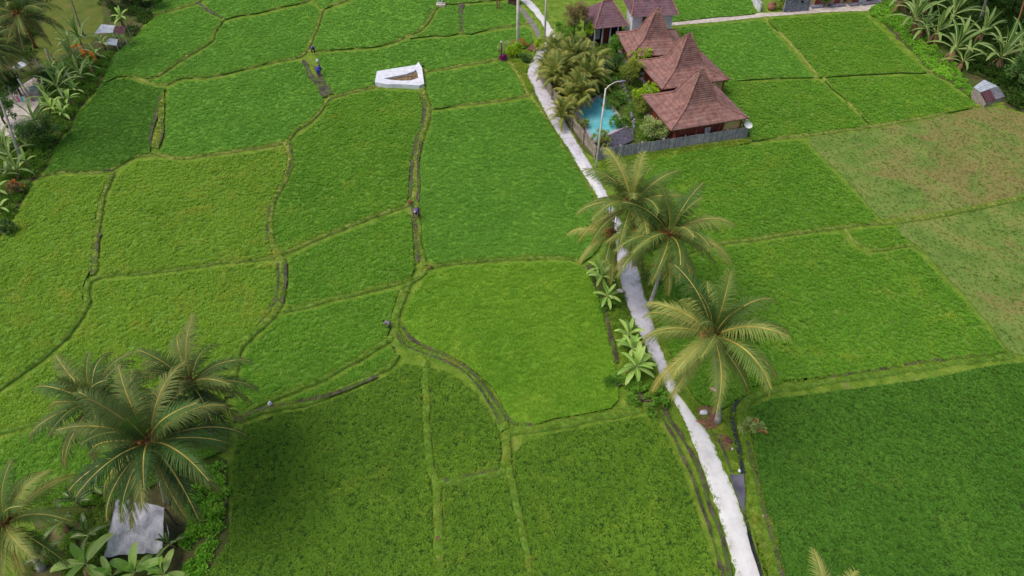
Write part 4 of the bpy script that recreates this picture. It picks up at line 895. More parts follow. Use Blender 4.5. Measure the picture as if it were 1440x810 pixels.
# tall dark trees of the jungle
gj='dark jungle trees in the upper right corner'
for i,(p,lab) in enumerate((((1420,30),'dark jungle tree at the upper right between the two bare palm trunks'),((1360,10),'dark jungle tree left of the smooth grey palm trunk'),((1460,70),'dark jungle tree cut by the right edge of the picture'),((1440,130),'dark jungle tree at the right edge beside the tin hut'))):
    T(*p,lab,gj,'dark',8,2.2,3.6,1.7,3000,.34,.16,seed=90+i)
# ================================================================== BUILDINGS AND THINGS
def tilemat(nm,a,b,c,rows=9.0):
    n=NT(nm); sx=n.n('ShaderNodeSeparateXYZ'); n.l(n.pos(),sx.inputs[0])
    w=n.n('ShaderNodeTexWave',wave_type='BANDS',bands_direction='Z'); w.inputs['Scale'].default_value=rows/6.28*1.0; w.inputs['Distortion'].default_value=.8; w.inputs['Detail Scale'].default_value=2; n.l(n.pos(),w.inputs['Vector'])
    g=n.ramp(n.noise(1.3,7,.75),[(.36,lin(b)),(.5,lin(a)),(.64,lin(c))])
    g=n.mix(n.rampf(n.noise(6,3,.6),.4,.7,0,.45),g,lin(b)); g=n.mix(n.rampf(w.outputs['Fac'],0,.45,.45,0),g,n.mix(1.0,g,(.55,.5,.5,1),'MULTIPLY'))
    g=n.mix(n.rampf(n.noise(.9,7,.78,dist=.5),.5,.66,0,.75),g,lin('#7c6a64'))
    return n.finish(g,.85,.2,n.bump(w.outputs['Fac'],.5,.05))
M_tile=tilemat('roof_tile','#916860','#6c4c46','#a47e72'); M_tiled=tilemat('roof_tile_dark','#75565e','#5a434a','#87666f')
M_ridge=simple('ridge_cap','#a87c6c','#7d5a50',.85,4,.4); M_wood=simple('red_timber','#94483a','#6c3028',.7,4,.3); M_beige=simple('beige_plaster','#cdb077','#b4975f',.9,1.5,.2)
M_dark=simple('shadowed_timber','#2b2422','#1a1615',.8,3); M_white=simple('white_plaster','#dcdcdc','#c2c4c2',.9,1.2,.15); M_aqua=simple('pale_aqua_tile','#bfd6d8','#a4c6ca',.6,2)
M_glass=NT('dark_glass').finish(lin('#2e2a2c'),.15,.5); M_curt=simple('cloth_pale','#c9c4c6','#a5a0a4',.9,3)
n=NT('weathered_boards'); bx=n.n('ShaderNodeTexNoise'); bx.inputs['Scale'].default_value=2.0; bx.inputs['Detail'].default_value=5
g=n.ramp(bx.outputs['Fac'],[(.3,lin('#8a858c')),(.5,lin('#a7a2a6')),(.7,lin('#bcb5b2'))]); n.l(n.pos(),bx.inputs['Vector'])
g=n.mix(n.rampf(n.attr(),0,1,0,.6),g,lin('#5e5960')); M_board=n.finish(g,.9,.15)
n=NT('weathered_boards_tan'); g=n.ramp(n.noise(2,5),[(.3,lin('#7d7264')),(.5,lin('#9a8e7e')),(.7,lin('#b0a494'))]); g=n.mix(n.rampf(n.attr(),0,1,0,.6),g,lin('#6b6052')); M_boardt=n.finish(g,.9,.15)
M_stone=simple('grey_stone','#8f8d99','#62606c',.9,3,.6); M_cop=simple('pool_coping','#b8aeb6','#958c96',.8,3,.3)
n=NT('pool_water'); M_pool=n.finish(n.ramp(n.noise(.5,4),[(.3,lin('#4aa8b2')),(.55,lin('#6cbcc2')),(.72,lin('#88c8cc'))]),.12,.4,n.bump(n.noise(4,3),.08,.03))
M_poolw=simple('pool_tile','#3a8a98','#2f7582',.4,6)
n=NT('pole_concrete'); M_pole=n.finish(n.mix(n.rampf(n.noise(1.5,5),.4,.65),lin('#e2d8cc'),lin('#c8bcae')),.85,.2); M_ptrunk=simple('pale_trunk','#cdc2b4','#a89a8a',.9,3,.4)
M_metal=simple('grey_metal','#8f9094','#6a6b70',.5,6,metal=.3); M_cable=simple('black_cable','#2a2a2c','#1c1c1e',.6)

# ---- joglo houses
def joglo(cx,cy,rz,hw,hd,label,eave=2.6,apex=7.0,walls=True,ridge_dir=0):
    root=empty('joglo_house',(cx,cy,0),label,'house','peaked tiled villa houses',rz)
    L=[(1.0,0,1),(.76,.4,1),(.54,.85,1),(.42,1.2,1),(.35,1.75,1),(.265,2.6,1),(.17,3.45,1),(.085,4.1,1),(.025,apex-eave,1)]
    m=MB(); rows=[]
    for s,z,_ in L:
        rx,ry=hw*s,hd*s*(1 if s>.5 else 1)
        rx=max(rx,.34 if s<.1 else 0)
        rows.append([m.vert(p) for p in ((-rx,-ry,eave+z),(rx,-ry,eave+z),(rx,ry,eave+z),(-rx,ry,eave+z))])
    for a,b in zip(rows,rows[1:]):
        for k in range(4): m.face((a[k],a[(k+1)%4],b[(k+1)%4],b[k]))
    m.face(rows[-1]); 
    und=[m.vert((x*hw*.99,y*hd*.99,eave-.14)) for x,y in ((-1,-1),(1,-1),(1,1),(-1,1))]
    for k in range(4): m.face((und[k],und[(k+1)%4],rows[0][(k+1)%4],rows[0][k]))
    m.face(und[::-1])
    rf=m.build('roof',M_tile,root)
    for k,(sx,sy) in enumerate(((-1,-1),(1,-1),(1,1),(-1,1))):
        m=MB(); pts=[Vector((sx*max(hw*s,.34 if s<.1 else 0),sy*hd*s,eave+z+.05)) for s,z,_ in L]; m.tube(pts,.085,6); m.build('ridge_cap',M_ridge,rf)
    m=MB(); m.tube([(-.45,0,apex+.08),(0,0,apex+.02),(.45,0,apex+.12)],.1,6); m.ball((0,0,apex+.2),.14,0,6); m.build('finial',M_ridge,rf)
    ww,wd=hw*.76,hd*.84
    m=MB(); m.box((-ww,-wd,0),(ww,wd,eave+.25)); m.build('wall',M_wood,root)
    m=MB(); m.box((-ww-.5,-wd-.6,0),(ww+.5,wd+.4,.22)); m.build('floor_slab',M_cop,root)
    # front: red timber panels, door, a beige bay on the right
    m=MB()
    for i in range(4): 
        x0=-ww*.62+i*ww*.30; m.box((x0,-wd-.07,.22),(x0+ww*.285,-wd-.004,eave-.1))
    m.build('timber_panel',M_wood,root)
    m=MB(); m.box((-.25,-wd-.14,.9),(.55,-wd-.075,1.95)); w=m.build('window',M_wood,root)
    m=MB(); m.box((-.19,-wd-.16,.96),(.14,-wd-.142,1.89)); m.box((.18,-wd-.16,.96),(.49,-wd-.142,1.89)); m.build('pane',M_curt,w)
    m=MB(); m.box((ww*.58,-wd-.3,.22),(ww*1.12,-wd-.006,eave-.05)); m.build('plaster_bay',M_beige,root)
    for x in (-hw*.86,-hw*.3,hw*.3,hw*.86):
        m=MB(); m.box((x-.07,-hd*.93-.07,.0),(x+.07,-hd*.93+.07,eave-.1)); m.build('post',M_wood,root)
    return root
ang=R(16)
JC=joglo(20.75,69.7,ang,4.75,3.95,'nearest peaked villa house with a red timber front and beige bay above the grey fence')
JB=joglo(20.95,78.4,ang,4.5,3.8,'middle peaked villa house with the tallest looking roof between the other two')
JA=joglo(18.35,85.7,R(7),4.05,3.5,'farthest peaked villa house in front of the white building',apex=6.9)
# white satellite dish / tarp at the right corner
m=MB(); rows=[]
for i in range(5):
    a=i/4; rows.append([m.vert((.9*(a*math.cos(b)),.9*a*math.sin(b),.25*a*a)) for b in [k*math.pi/6 for k in range(12)]])
for a,b in zip(rows,rows[1:]):
    for k in range(12): m.face((a[k],a[(k+1)%12],b[(k+1)%12],b[k]))
d=at(1052,176,2.0)
root=empty('satellite_dish',(d.x-.1,d.y,0),'white satellite dish at the right corner of the nearest peaked house','satellite dish')
o=m.build('dish',M_white,root); o.location=(0,0,2.0); o.rotation_euler=(R(50),R(20),0); o.scale=(.6,.42,1)
m=MB(); m.tube([(0,0,0),(0,0,1.0),(-.05,.1,1.95)],.05,6); m.build('mast',M_metal,root)
d=at(1012,128,2.4)
root=empty('water_tank',(d.x,d.y,0),'white rounded water tank between the two nearer peaked roofs','water tank')
m=MB(); m.tube([(0,0,1.1),(0,0,1.2),(0,0,2.1),(0,0,2.3),(0,0,2.38)],[.5,.55,.55,.4,.15],14); m.build('tank',M_white,root,True)
m=MB()
for x,y in ((-.35,-.35),(.35,-.35),(.35,.35),(-.35,.35)): m.box((x-.04,y-.04,0),(x+.04,y+.04,1.12))
m.build('stand',M_metal,root)

# ---- white building behind
wb=at(908,20,0)
root=empty('white_house',(18.65,92.4,0),'white plastered building with two tall dark windows under a brown mauve roof','house',rz=R(5))
m=MB(); m.box((-2.7,-2.2,0),(2.75,1.2,4.6)); m.build('wall',M_white,root)
m=MB(); m.box((-1.45,-2.62,0),(.35,-2.203,1.6)); m.build('aqua_bay',M_aqua,root)
for x in (-1.38,-.2):
    m=MB(); m.box((x,-2.26,1.7),(x+.62,-2.205,4.2)); w=m.build('window',M_glass,root)
    m=MB()
    for zz in (1.7,2.9,4.15): m.box((x-.03,-2.3,zz),(x+.65,-2.262,zz+.06))
    for xx in (x-.05,x+.60): m.box((xx,-2.3,1.7),(xx+.06,-2.263,4.2))
    m.build('frame',M_curt,w)
m=MB(); e=4.5
P=[(-3.1,-2.9,e),(3.3,-2.9,e),(3.3,3.0,e),(-3.1,3.0,e)]; Rr=[(-2.2,.1,e+1.9),(2.4,.1,e+1.9)]
i=[m.vert(p) for p in P]; j=[m.vert(p) for p in Rr]; 
m.face((i[0],i[1],j[1],j[0])); m.face((i[1],i[2],j[1])); m.face((i[2],i[3],j[0],j[1])); m.face((i[3],i[0],j[0])); m.face(i[::-1])
rf=m.build('roof',M_tiled,root)
m=MB(); m.tube([(-3.1,-2.9,e+.05),(-2.2,.1,e+1.95),(2.4,.1,e+1.95),(3.3,-2.9,e+.05)],.08,6); m.build('ridge_cap',M_ridge,rf)
# ---- dark hip roofed house
q=[at(818,20,2.7),at(836,41,2.7),at(884,36,2.7)]
c0=Vector(((q[1].x+q[2].x)/2,(q[1].y+q[2].y)/2,0)); az=math.atan2(q[2].y-q[1].y,q[2].x-q[1].x); hw=(q[2]-q[1]).length/2
root=empty('dark_roofed_house',(c0.x,c0.y,0),'low house with a dark mauve hipped roof and shadowed verandah left of the white building','house',rz=az)
m=MB(); e=2.7; dd=6.4
i=[m.vert(p) for p in ((-hw,0,e),(hw,0,e),(hw,dd,e),(-hw,dd,e))]; j=[m.vert((-hw*.15,dd*.5,e+2.3)),m.vert((hw*.4,dd*.5,e+2.3))]
m.face((i[0],i[1],j[1],j[0])); m.face((i[1],i[2],j[1])); m.face((i[2],i[3],j[0],j[1])); m.face((i[3],i[0],j[0])); m.face(i[::-1])
rf=m.build('roof',M_tiled,root)
for A,B in (((-hw,0,e+.05),(-hw*.15,dd*.5,e+2.35)),((hw,0,e+.05),(hw*.4,dd*.5,e+2.35)),((-hw*.15,dd*.5,e+2.35),(hw*.4,dd*.5,e+2.35))):
    m=MB(); m.tube([A,B],.08,6); m.build('ridge_cap',M_ridge,rf)
m=MB(); m.box((-hw*.8,1.4,0),(hw*.85,dd-.6,e-.02)); m.build('wall',M_dark,root)
for x in (-hw*.9,-hw*.45,0,hw*.45,hw*.9):
    m=MB(); m.box((x-.08,.25,0),(x+.08,.41,e-.02)); m.build('post',M_curt,root)
m=MB(); m.box((-hw*.35,1.32,.1),(hw*.05,1.395,2.2)); m.build('door',M_wood,root)
m=MB(); m.box((-hw*.75,1.30,.6),(-hw*.45,1.396,2.1)); m.build('window',M_curt,root)

# ---- fence along villa
def fence(pts,label,mat,h=1.55,bw=.17,seed=1):
    r=random.Random(seed); root=empty('board_fence',pts[0],label,'fence'); o0=Vector(pts[0])
    m=MB(); rails=MB(); posts=[]
    for a,b in zip(pts,pts[1:]):
        a=Vector(a)-o0; b=Vector(b)-o0; d=b-a; L=d.length; d.normalize(); nrm=Vector((-d.y,d.x,0)); k=int(L/bw); rot=Matrix(((d.x,nrm.x,0),(d.y,nrm.y,0),(0,0,1)))
        for i in range(k):
            c=r.random(); st=len(m.v); hh=h+r.uniform(-.05,.05)
            m.box((0,-.012+r.uniform(-.006,.006),0.03),(bw*.94,.012,hh),0,rot,a+d*i*bw)
            for q in range(st,len(m.v)): m.c[q]=c
        for z in (.4,h-.3): rails.box((0,.03,z),(L,.08,z+.09),0,rot,a)
        kk=max(2,int(L/2.4))
        for i in range(kk+1): posts.append((a+d*L*i/kk,rot))
    m.build('boards',mat,root); rails.build('rail',mat,root)
    for p,rot in posts:
        q=MB(); q.box((-.06,.085,0),(.06,.2,h+.05),0,rot,p); q.build('post',mat,root)
    return root
fl=at(840,226); fr=at(1049,195)
fence([(fl.x,fl.y,0),(fr.x,fr.y,0)],'grey weathered board fence in front of the nearest peaked house',M_board,1.5,seed=2)
fence([(fr.x+.1,fr.y+.25,0),(fr.x+.4,fr.y+2.6,0)],'short grey board fence return at the right corner of the villa',M_board,1.5,seed=3)
w=[at(759,112),at(777,140),at(805,182),at(838,224)]
fence([(p.x,p.y,0) for p in w][::-1],'tan weathered board fence between the road and the pool',M_boardt,1.6,seed=4)
# ---- pool
PP=[at(812,157),at(848,137),at(876,179),at(835,199)]
root=empty('swimming_pool',(sum(p.x for p in PP)/4,sum(p.y for p in PP)/4,0),'turquoise garden pool with pale coping beside the villa','pool'); oo=root.location
def offp(k): 
    c=Vector((oo.x,oo.y,0)); return [Vector((p.x,p.y,0))+((Vector((p.x,p.y,0))-c).normalized()*k)-c for p in PP]
a=offp(0); b=offp(.75); m=MB(); ia=[m.vert((p.x,p.y,.24)) for p in a]; ib=[m.vert((p.x,p.y,.24)) for p in b]; ic=[m.vert((p.x,p.y,0)) for p in b]; idn=[m.vert((p.x,p.y,.05)) for p in a]
for k in range(4):
    kk=(k+1)%4; m.face((ia[k],ia[kk],ib[kk],ib[k])); m.face((ib[k],ib[kk],ic[kk],ic[k])); m.face((idn[k],idn[kk],ia[kk],ia[k]))
m.build('coping',M_cop,root)
m=MB(); m.face([m.vert((p.x,p.y,.15)) for p in a][::-1]); o=m.build('water',M_pool,root)
if o.data.polygons[0].normal.z<0: o.data.flip_normals()
M_deck=simple('deck_stone','#5e5a66','#3f3c46',.9,3,.5)
o=poly_mesh('deck',[at(*p) for p in ((838,202),(858,192),(879,182),(891,184),(890,200),(868,210),(846,212))],.28,0,[M_deck,M_deck],.05,False); tag(o,'grey stone deck at the near end of the pool','deck')
# stone edging: low wall of rounded stones
r=random.Random(5); pts=smooth_pts([at(*p) for p in ((848,92),(856,106),(863,116),(872,116),(877,124),(883,142),(888,160),(892,180))],False,.35)
m=MB()
for p in pts:
    for k in range(2): m.ball(p+Vector((r.uniform(-.16,.16),r.uniform(-.16,.16),.14+.1*k)),r.uniform(.14,.22),0,7,(1,1,.75),jit=.15)
tag(m.build('stone_edging',M_stone),'curving low edging of grey stones between the pool lawn and the shrubs','stone edging')
# ---- poles
def pole(bp,h,label,r0=.14,top=(0,0),lamp=False,tz=None):
    b=at(*bp); root=empty('street_lamp' if lamp else 'utility_pole',b,label,'street lamp' if lamp else 'pole')
    m=MB(); m.tube([(0,0,-.1),(top[0]*.5,top[1]*.5,h*.5),(top[0],top[1],h)],[r0,r0*.85,r0*.62],10); m.build('pole',M_pole,root,True)
    if lamp:
        m=MB(); m.tube([(top[0],top[1],h-.1),(top[0]+.3,top[1]+.1,h+.25),(top[0]+.9,top[1]+.35,h+.5),(top[0]+1.5,top[1]+.55,h+.5)],[.05,.045,.04,.035],6); ar=m.build('arm',M_pole,root)
        m=MB(); m.ball((top[0]+1.75,top[1]+.63,h+.48),.2,0,8,(1.5,.7,.35)); m.build('lamp_head',M_metal,ar,True)
    else:
        m=MB(); m.beam((top[0]-.6,top[1],h-.3),(top[0]+.6,top[1],h-.3),.08,.1); ca=m.build('crossarm',M_metal,root)
        for x in (-.5,0,.5): 
            m=MB(); m.tube([(top[0]+x,top[1],h-.25),(top[0]+x,top[1],h-.02)],[.05,.035],6); m.build('insulator',M_white,ca)
    return root
pole((838,235),9.3,'pale street lamp pole with a curved arm at the corner of the villa fence',.12,(.15,0),True)
pole((728,76),10.5,'tall white pole standing among the shrubs by the upper road',.24)
pole((766,56),10,'thin grey pole standing on the road fork at the top',.15)
def stump_pole(bp,tp,h,label,r0=.1,cap=False):
    b=at(*bp); t=at(tp[0],tp[1],h); d=t-b; root=empty('bare_trunk',b,label,'trunk','bare pale trunks of the left village')
    m=MB(); m.tube([(0,0,-.1),d*.5+Vector((.06,0,0)),d],[r0*1.2,r0,r0*.8],8); m.build('stem',M_ptrunk,root,True)
    return root
stump_pole((66,115),(49,83),3.0,'bare pale trunk above the grey yard',.12)
stump_pole((74,95),(63,69),2.6,'left one of the two leaning pale trunks that meet at the top',.1)
stump_pole((79,87),(64,69),2.7,'right one of the two leaning pale trunks that meet at the top',.07)
stump_pole((46,142),(25,111),3.0,'thick pale leaning trunk over the grey yard',.14)
stump_pole((105,128),(94,103),2.2,'short bare trunk among the banana plants below the orange cloth',.09)
d=at(705,84); root=empty('wood_post',d,'weathered post with a white cap beside the magenta bush','post')
m=MB(); m.tube([(0,0,0),(.02,0,1.3),(0,0,2.4)],[.16,.13,.1],8); m.build('stem',M_bark,root,True); m=MB(); m.ball((0,0,2.45),.15,0,8); m.build('cap',M_white,root,True)
# ---- overhead cable
b=at(838,235); a=Vector((b.x+.15,b.y,9.0)); c=at(728,76); c=Vector((c.x,c.y,10.0))

# ---- white walled tank in the paddies
TP=[at(*p) for p in ((528,121),(531,106),(560,101),(586,96),(589,92),(594,101),(597,123),(590,126),(564,124),(545,124))]
c0=sum(TP,Vector())/len(TP); root=empty('field_tank',(c0.x,c0.y,0),'low white walled tank with an open earth filled middle set among the paddies','tank')
W=[Vector((p.x-c0.x,p.y-c0.y,0)) for p in TP]
inner=[at(*p,.45) for p in ((535,111),(548,108.5),(572,104),(585,99),(587,96.5),(590,101),(592,110.5),(580,115),(565,115),(548,113.5))]
ci=sum(inner,Vector())/len(inner); I=[Vector((p.x-c0.x,p.y-c0.y,0)) for p in inner]; I=smooth_pts(I,True,5) if False else [Vector((ci.x-c0.x,ci.y-c0.y,0)).lerp(p,.86+.1*noise.noise(p*2)) for p in I]
m=MB(); k=len(W); zt=.55
o_b=[m.vert((p.x,p.y,0)) for p in W]; o_t=[m.vert((p.x,p.y,zt+.16*noise.noise(p*1.3))) for p in W]; i_t=[m.vert((p.x,p.y,zt-.05)) for p in I]; i_b=[m.vert((p.x,p.y,.28)) for p in I]
for q in range(k):
    z=(q+1)%k
    for f in ((o_b[q],o_b[z],o_t[z],o_t[q]),(o_t[q],o_t[z],i_t[z],i_t[q]),(i_t[q],i_t[z],i_b[z],i_b[q])): m.face(f)
bm_=m.build('rim',simple('white_limewash','#dedee4','#c8c8ce',.9,1.5,.2),root)
m=MB(); m.face([m.vert((p.x,p.y,.3)) for p in I]); o=m.build('earth_fill',simple('brown_earth','#8a7454','#4c3a2a',.95,2.2,.6),root)
for ob in (bm_,o):
    ob.data.update(); 
    bmm=bmesh.new(); bmm.from_mesh(ob.data); bmesh.ops.recalc_face_normals(bmm,faces=bmm.faces); bmm.to_mesh(ob.data); bmm.free()
if o.data.polygons[0].normal.z<0: o.data.flip_normals()
# sluice
d=at(620,8); root=empty('sluice',d,'small pale concrete sluice at the top end of the upright drain','sluice')
m=MB(); m.box((-.7,-.5,0),(.7,.5,.3)); m.build('slab',M_path,root); m=MB(); m.box((-.5,-.1,.303),(-.3,.1,1.6)); m.box((.1,-.1,.303),(.3,.1,1.6)); m.build('gate_post',M_white,root)

# ---- tin hut, upper right
def sheet(m,a,b,c,d,n=14,amp=.025,mat=0):
    """corrugated sheet a-b (ridge edge) to d-c (eave edge)"""
    a,b,c,d=map(Vector,(a,b,c,d)); nrm=(b-a).cross(d-a).normalized(); pr=None
    for i in range(n+1):
        t=i/n; o=nrm*amp*(1 if i%2 else -1); e=(m.vert(a.lerp(b,t)+o),m.vert(d.lerp(c,t)+o))
        if pr: m.face((pr[0],e[0],e[1],pr[1]),mat)
        pr=e
M_tinl=simple('tin_pale','#bfc4cc','#9ea4ac',.5,2,.2,metal=.2); M_ting=simple('tin_grey','#8f8e94','#6c6a70',.55,2,.2,metal=.2); M_tinm=simple('tin_maroon','#6a4248','#4c3036',.6,2,.2)
z1=2.3;z2=1.7
A=at(1369,123,1.0);B=at(1384,112,1.5);C=at(1403,121,1.5);D=at(1379,130,1.5);E=at(1387,144,.7);G=at(1413,136,.7);Mid0=at(1392,125.5,1.5);Mid1=at(1400,140,.7);LW=at(1369,137,.0)
c0=at(1390,132,0); rl=lambda p:(p.x-c0.x,p.y-c0.y,p.z)
root=empty('tin_hut',c0,'small hut roofed with pale, grey and maroon tin sheets at the corner of the paddies','hut')
m=MB(); sheet(m,rl(B),rl(C),rl(D),rl(A),10); m.build('pale_roof_sheet',M_tinl,root)
m=MB(); sheet(m,rl(D),rl(Mid0),rl(Mid1),rl(E),8); m.build('maroon_roof_sheet',M_tinm,root)
m=MB(); sheet(m,rl(Mid0),rl(C),rl(G),rl(Mid1),8); m.build('grey_roof_sheet',M_ting,root)
m=MB(); a=Vector(rl(A));d_=Vector(rl(D));e_=Vector(rl(E)); g_=Vector(rl(G)); f0=lambda v:Vector((v.x,v.y,0))
for p,q in ((a,d_),(d_,e_),(e_,g_),(g_,Vector(rl(C)))):
    p2,q2=p-Vector((0,0,.08)),q-Vector((0,0,.08)); m.quad(f0(p),f0(q),q2,p2)
m.build('wall',simple('faded_boards','#a89a90','#857870',.9,2),root)
# ---- shacks, upper left
def shack(pix,z,label,sheets,seed,post_h=None):
    r=random.Random(seed); c=at(*pix); root=empty('shack',c,label,'shack')
    for k,(q,mt,nm) in enumerate(sheets):
        m=MB(); P=[at(x,y,zz)-c for x,y,zz in q]; sheet(m,*P,26,.018); m.build(nm,mt,root)
        for p in P:
            m=MB(); m.tube([(p.x,p.y,0),(p.x,p.y,p.z)],.05,6); m.build('post',M_trunk,root)
    return root
shack((160,52),2,'open shack with pale and maroon tin sheets on thin posts beside the upper left paddy',
  [([(143,34,2.6),(162,36,2.6),(158,46,2.0),(133,47,2.0)],M_tinl,'pale_roof_sheet'),([(163,37,2.5),(178,37,2.5),(174,49,2.0),(159,46,2.0)],M_tinm,'maroon_roof_sheet'),
   ([(153,54,1.3),(166,55,1.3),(164,64,1.0),(148,62,1.0)],M_tinl,'low_roof_sheet')],3)
shack((28,92),1,'white sheet roof on low posts under the top left palm',[([(17,95,1.5),(33,83,1.5),(40,90,1.2),(24,99,1.2)],M_tinl,'roof_sheet')],4)
shack((18,120),1,'grey sheet roofed shelter beside the grey yard at the left edge',[([(10,121,2.0),(24,114,2.0),(28,120,1.7),(12,127,1.7)],M_ting,'roof_sheet'),([(40,122,.9),(55,118,.9),(52,128,.7),(42,130,.7)],M_tinl,'low_roof_sheet')],5)
# orange cloth draped over plants
M_or=simple('orange_cloth','#e0861c','#b85e12',.8,2); c=at(124,80); root=empty('orange_cloth',c,'orange cloth strips hung over the banana plants near the shack','cloth')
for q in ([(100,68,1.6),(108,63,1.9),(114,66,1.8)],[(112,68,1.9),(118,76,1.4),(123,88,.4)],[(122,70,1.8),(130,78,1.3),(136,88,.4)]):
    m=MB(); P=smooth_pts([at(*p)-c for p in q],False,.3); pr=None
    for p in P:
        e=(m.vert(p+Vector((-.28,.05,0))),m.vert(p+Vector((0,0,.08))),m.vert(p+Vector((.28,.05,0))))
        if pr: m.face((pr[0],pr[1],e[1],e[0])); m.face((pr[1],pr[2],e[2],e[1]))
        pr=e
    m.build('cloth_strip',M_or,root,True)
# yard bits
d=at(10,178); root=empty('plastic_tub',d,'round white tub beside the tall curved palm trunk','tub'); m=MB(); m.tube([(0,0,0),(0,0,.3)],[.28,.38],14); m.tube([(0,0,.29),(0,0,.31)],[.4,.4],14); m.build('bowl',M_white,root)
d=at(35,150); root=empty('laundry',d,'pink and turquoise laundry on a line beside the grey yard','laundry')
m=MB(); m.tube([(-.7,0,0),(-.7,0,1.4)],.03,5); m.tube([(.7,0,0),(.7,0,1.4)],.03,5); m.tube([(-.7,0,1.38),(.7,0,1.38)],.012,4); m.build('line',M_metal,root)
for x,mt in ((-.5,simple('pink_cloth','#c86a9a','#a8507c')),(-.05,simple('turquoise_cloth','#6ac0b0','#4a9a8c')),(.35,M_curt)):
    m=MB(); m.quad((x,-.01,.6),(x+.34,.03,.6),(x+.34,0,1.37),(x,0,1.37)); m.build('garment',mt,root)

# ---- tarp shelter, lower left
n=NT('grey_tarp'); g=n.ramp(n.noise(1.1,6,.7,dist=.6),[(.3,lin('#78757a')),(.5,lin('#aeabb0')),(.66,lin('#c8c6c9'))]); M_tarp=n.finish(g,.7,.25,n.bump(n.noise(2.5,5),.6,.1))
TA=[at(163,702,2.1),at(186,694,2.5),at(231,714,2.3),at(228,778,.7),at(197,788,.6),at(146,784,.5)]
c0=at(190,745); root=empty('tarp_shelter',c0,'low shelter covered by a grey tarp under the largest lower left palm','shelter')
m=MB(); nx,ny=22,18; a,b,c,d=TA[0]-c0,TA[2]-c0,TA[3]-c0,TA[5]-c0
g_=[[None]*(nx+1) for _ in range(ny+1)]
for j in range(ny+1):
    for i in range(nx+1):
        u,v=i/nx,j/ny; p=(a.lerp(b,u)).lerp(d.lerp(c,u),v); p.z+=.3*math.sin(math.pi*u)*(1-.5*v)+.2*noise.noise(Vector((u*5,v*4,1)))+.1*noise.noise(Vector((u*11,v*7,3)))
        p.x+=.08*noise.noise(Vector((u*3,v*3,7))); g_[j][i]=m.vert(p)
for j in range(ny):
    for i in range(nx): m.face((g_[j][i],g_[j+1][i],g_[j+1][i+1],g_[j][i+1]))
# hanging left flap
fl_=[]
for j in range(ny+1):
    p=Vector(m.v[g_[j][0]]); fl_.append((g_[j][0],m.vert(Vector((p.x-.22+.08*math.sin(j*1.7),p.y-.1,max(.05,p.z-.9))))))
for p,q in zip(fl_,fl_[1:]): m.face((p[0],q[0],q[1],p[1]))
m.build('tarp',M_tarp,root,True)
for p in (a,b,c,d):
    m=MB(); m.tube([(p.x,p.y,0),(p.x,p.y,p.z-.02)],.06,6); m.build('post',M_bark,root)
m=MB(); q=b.lerp(c,.55); m.beam((q.x-.1,q.y,.2),(q.x+.25,q.y+.2,1.5),.9,.05); m.build('side_board',M_ting,root)

# ---- upper right houses (only their fronts reach into the picture)
def block(pix0,pix1,h,depth,label,mat,extras=()):
    a=at(*pix0); b=at(*pix1); az=math.atan2(b.y-a.y,b.x-a.x); L=(b-a).length
    root=empty('village_house',a,label,'house','row of village houses at the top right',az)
    m=MB(); m.box((0,0,0),(L,depth,h)); m.build('wall',mat,root)
    m=MB(); m.box((-.3,-.5,h+.003),(L+.3,depth+.3,h+.2)); m.build('roof',M_tiled,root)
    m=MB(); m.box((-.05,-.9,0),(L+.05,-.004,.25)); m.build('step',M_stone,root)
    m=MB(); m.box((L*.38,-.05,.26),(L*.38+.9,-.004,2.2)); m.build('door',M_wood,root)
    m=MB(); m.box((L*.7,-.05,1.0),(L*.7+1.0,-.004,2.0)); w=m.build('window',M_glass,root); m=MB(); m.box((L*.7-.05,-.08,.93),(L*.7+1.05,-.052,1.0)); m.build('sill',M_white,w)
    return root
block((1139,9),(1153,8),3,4,'small ochre fronted house right of the grey wall at the top',M_beige); block((1164,8),(1184,6),3,4,'tan fronted house in the middle of the top right row',simple('tan_plaster','#c0a284','#a08468')); block((1192,6),(1204,5),3,4,'narrow ochre house near the right end of the top right row',simple('ochre_plaster','#b8985c','#987a44')); block((1208,5),(1232,2),3,4,'white fronted house at the right end of the top right row',M_white)
a=at(1101,18); b=at(1137,15); az=math.atan2(b.y-a.y,b.x-a.x); L=(b-a).length
root=empty('grey_wall',a,'grey rendered wall with a dark vent beside the footpath','wall',rz=az); m=MB(); m.box((0,0,0),(L,.3,1.9)); m.build('panel',M_stone,root); m=MB(); m.box((-.05,-.06,1.903),(L+.05,.36,2.0)); m.build('coping',M_cop,root); m=MB(); m.box((L*.6,-.03,1.3),(L*.6+.4,-.003,1.6)); m.build('vent',M_dark,root)
a=at(1068,17); b=at(1057,3); root=empty('white_wall',a,'white garden wall at the corner of the top right paddy','wall'); q=b-a; L=q.length; m=MB(); rot=Matrix.Rotation(math.atan2(q.y,q.x),3,'Z'); m.box((0,-.12,0),(L,.12,1.2),0,rot); m.build('panel',M_white,root); m=MB(); m.box((-.05,-.18,1.203),(L,.18,1.3),0,rot); m.build('coping',M_cop,root)
d=at(1084,14); root=empty('mound_pot',d,'large terracotta pot between the white wall and the grey wall','pot'); m=MB(); m.tube([(0,0,0),(0,0,.3),(0,0,.8),(0,0,1.0),(0,0,1.05)],[.3,.55,.6,.42,.48],14); m.build('pot',simple('terracotta','#b07a64','#8a5a48'),root,True)
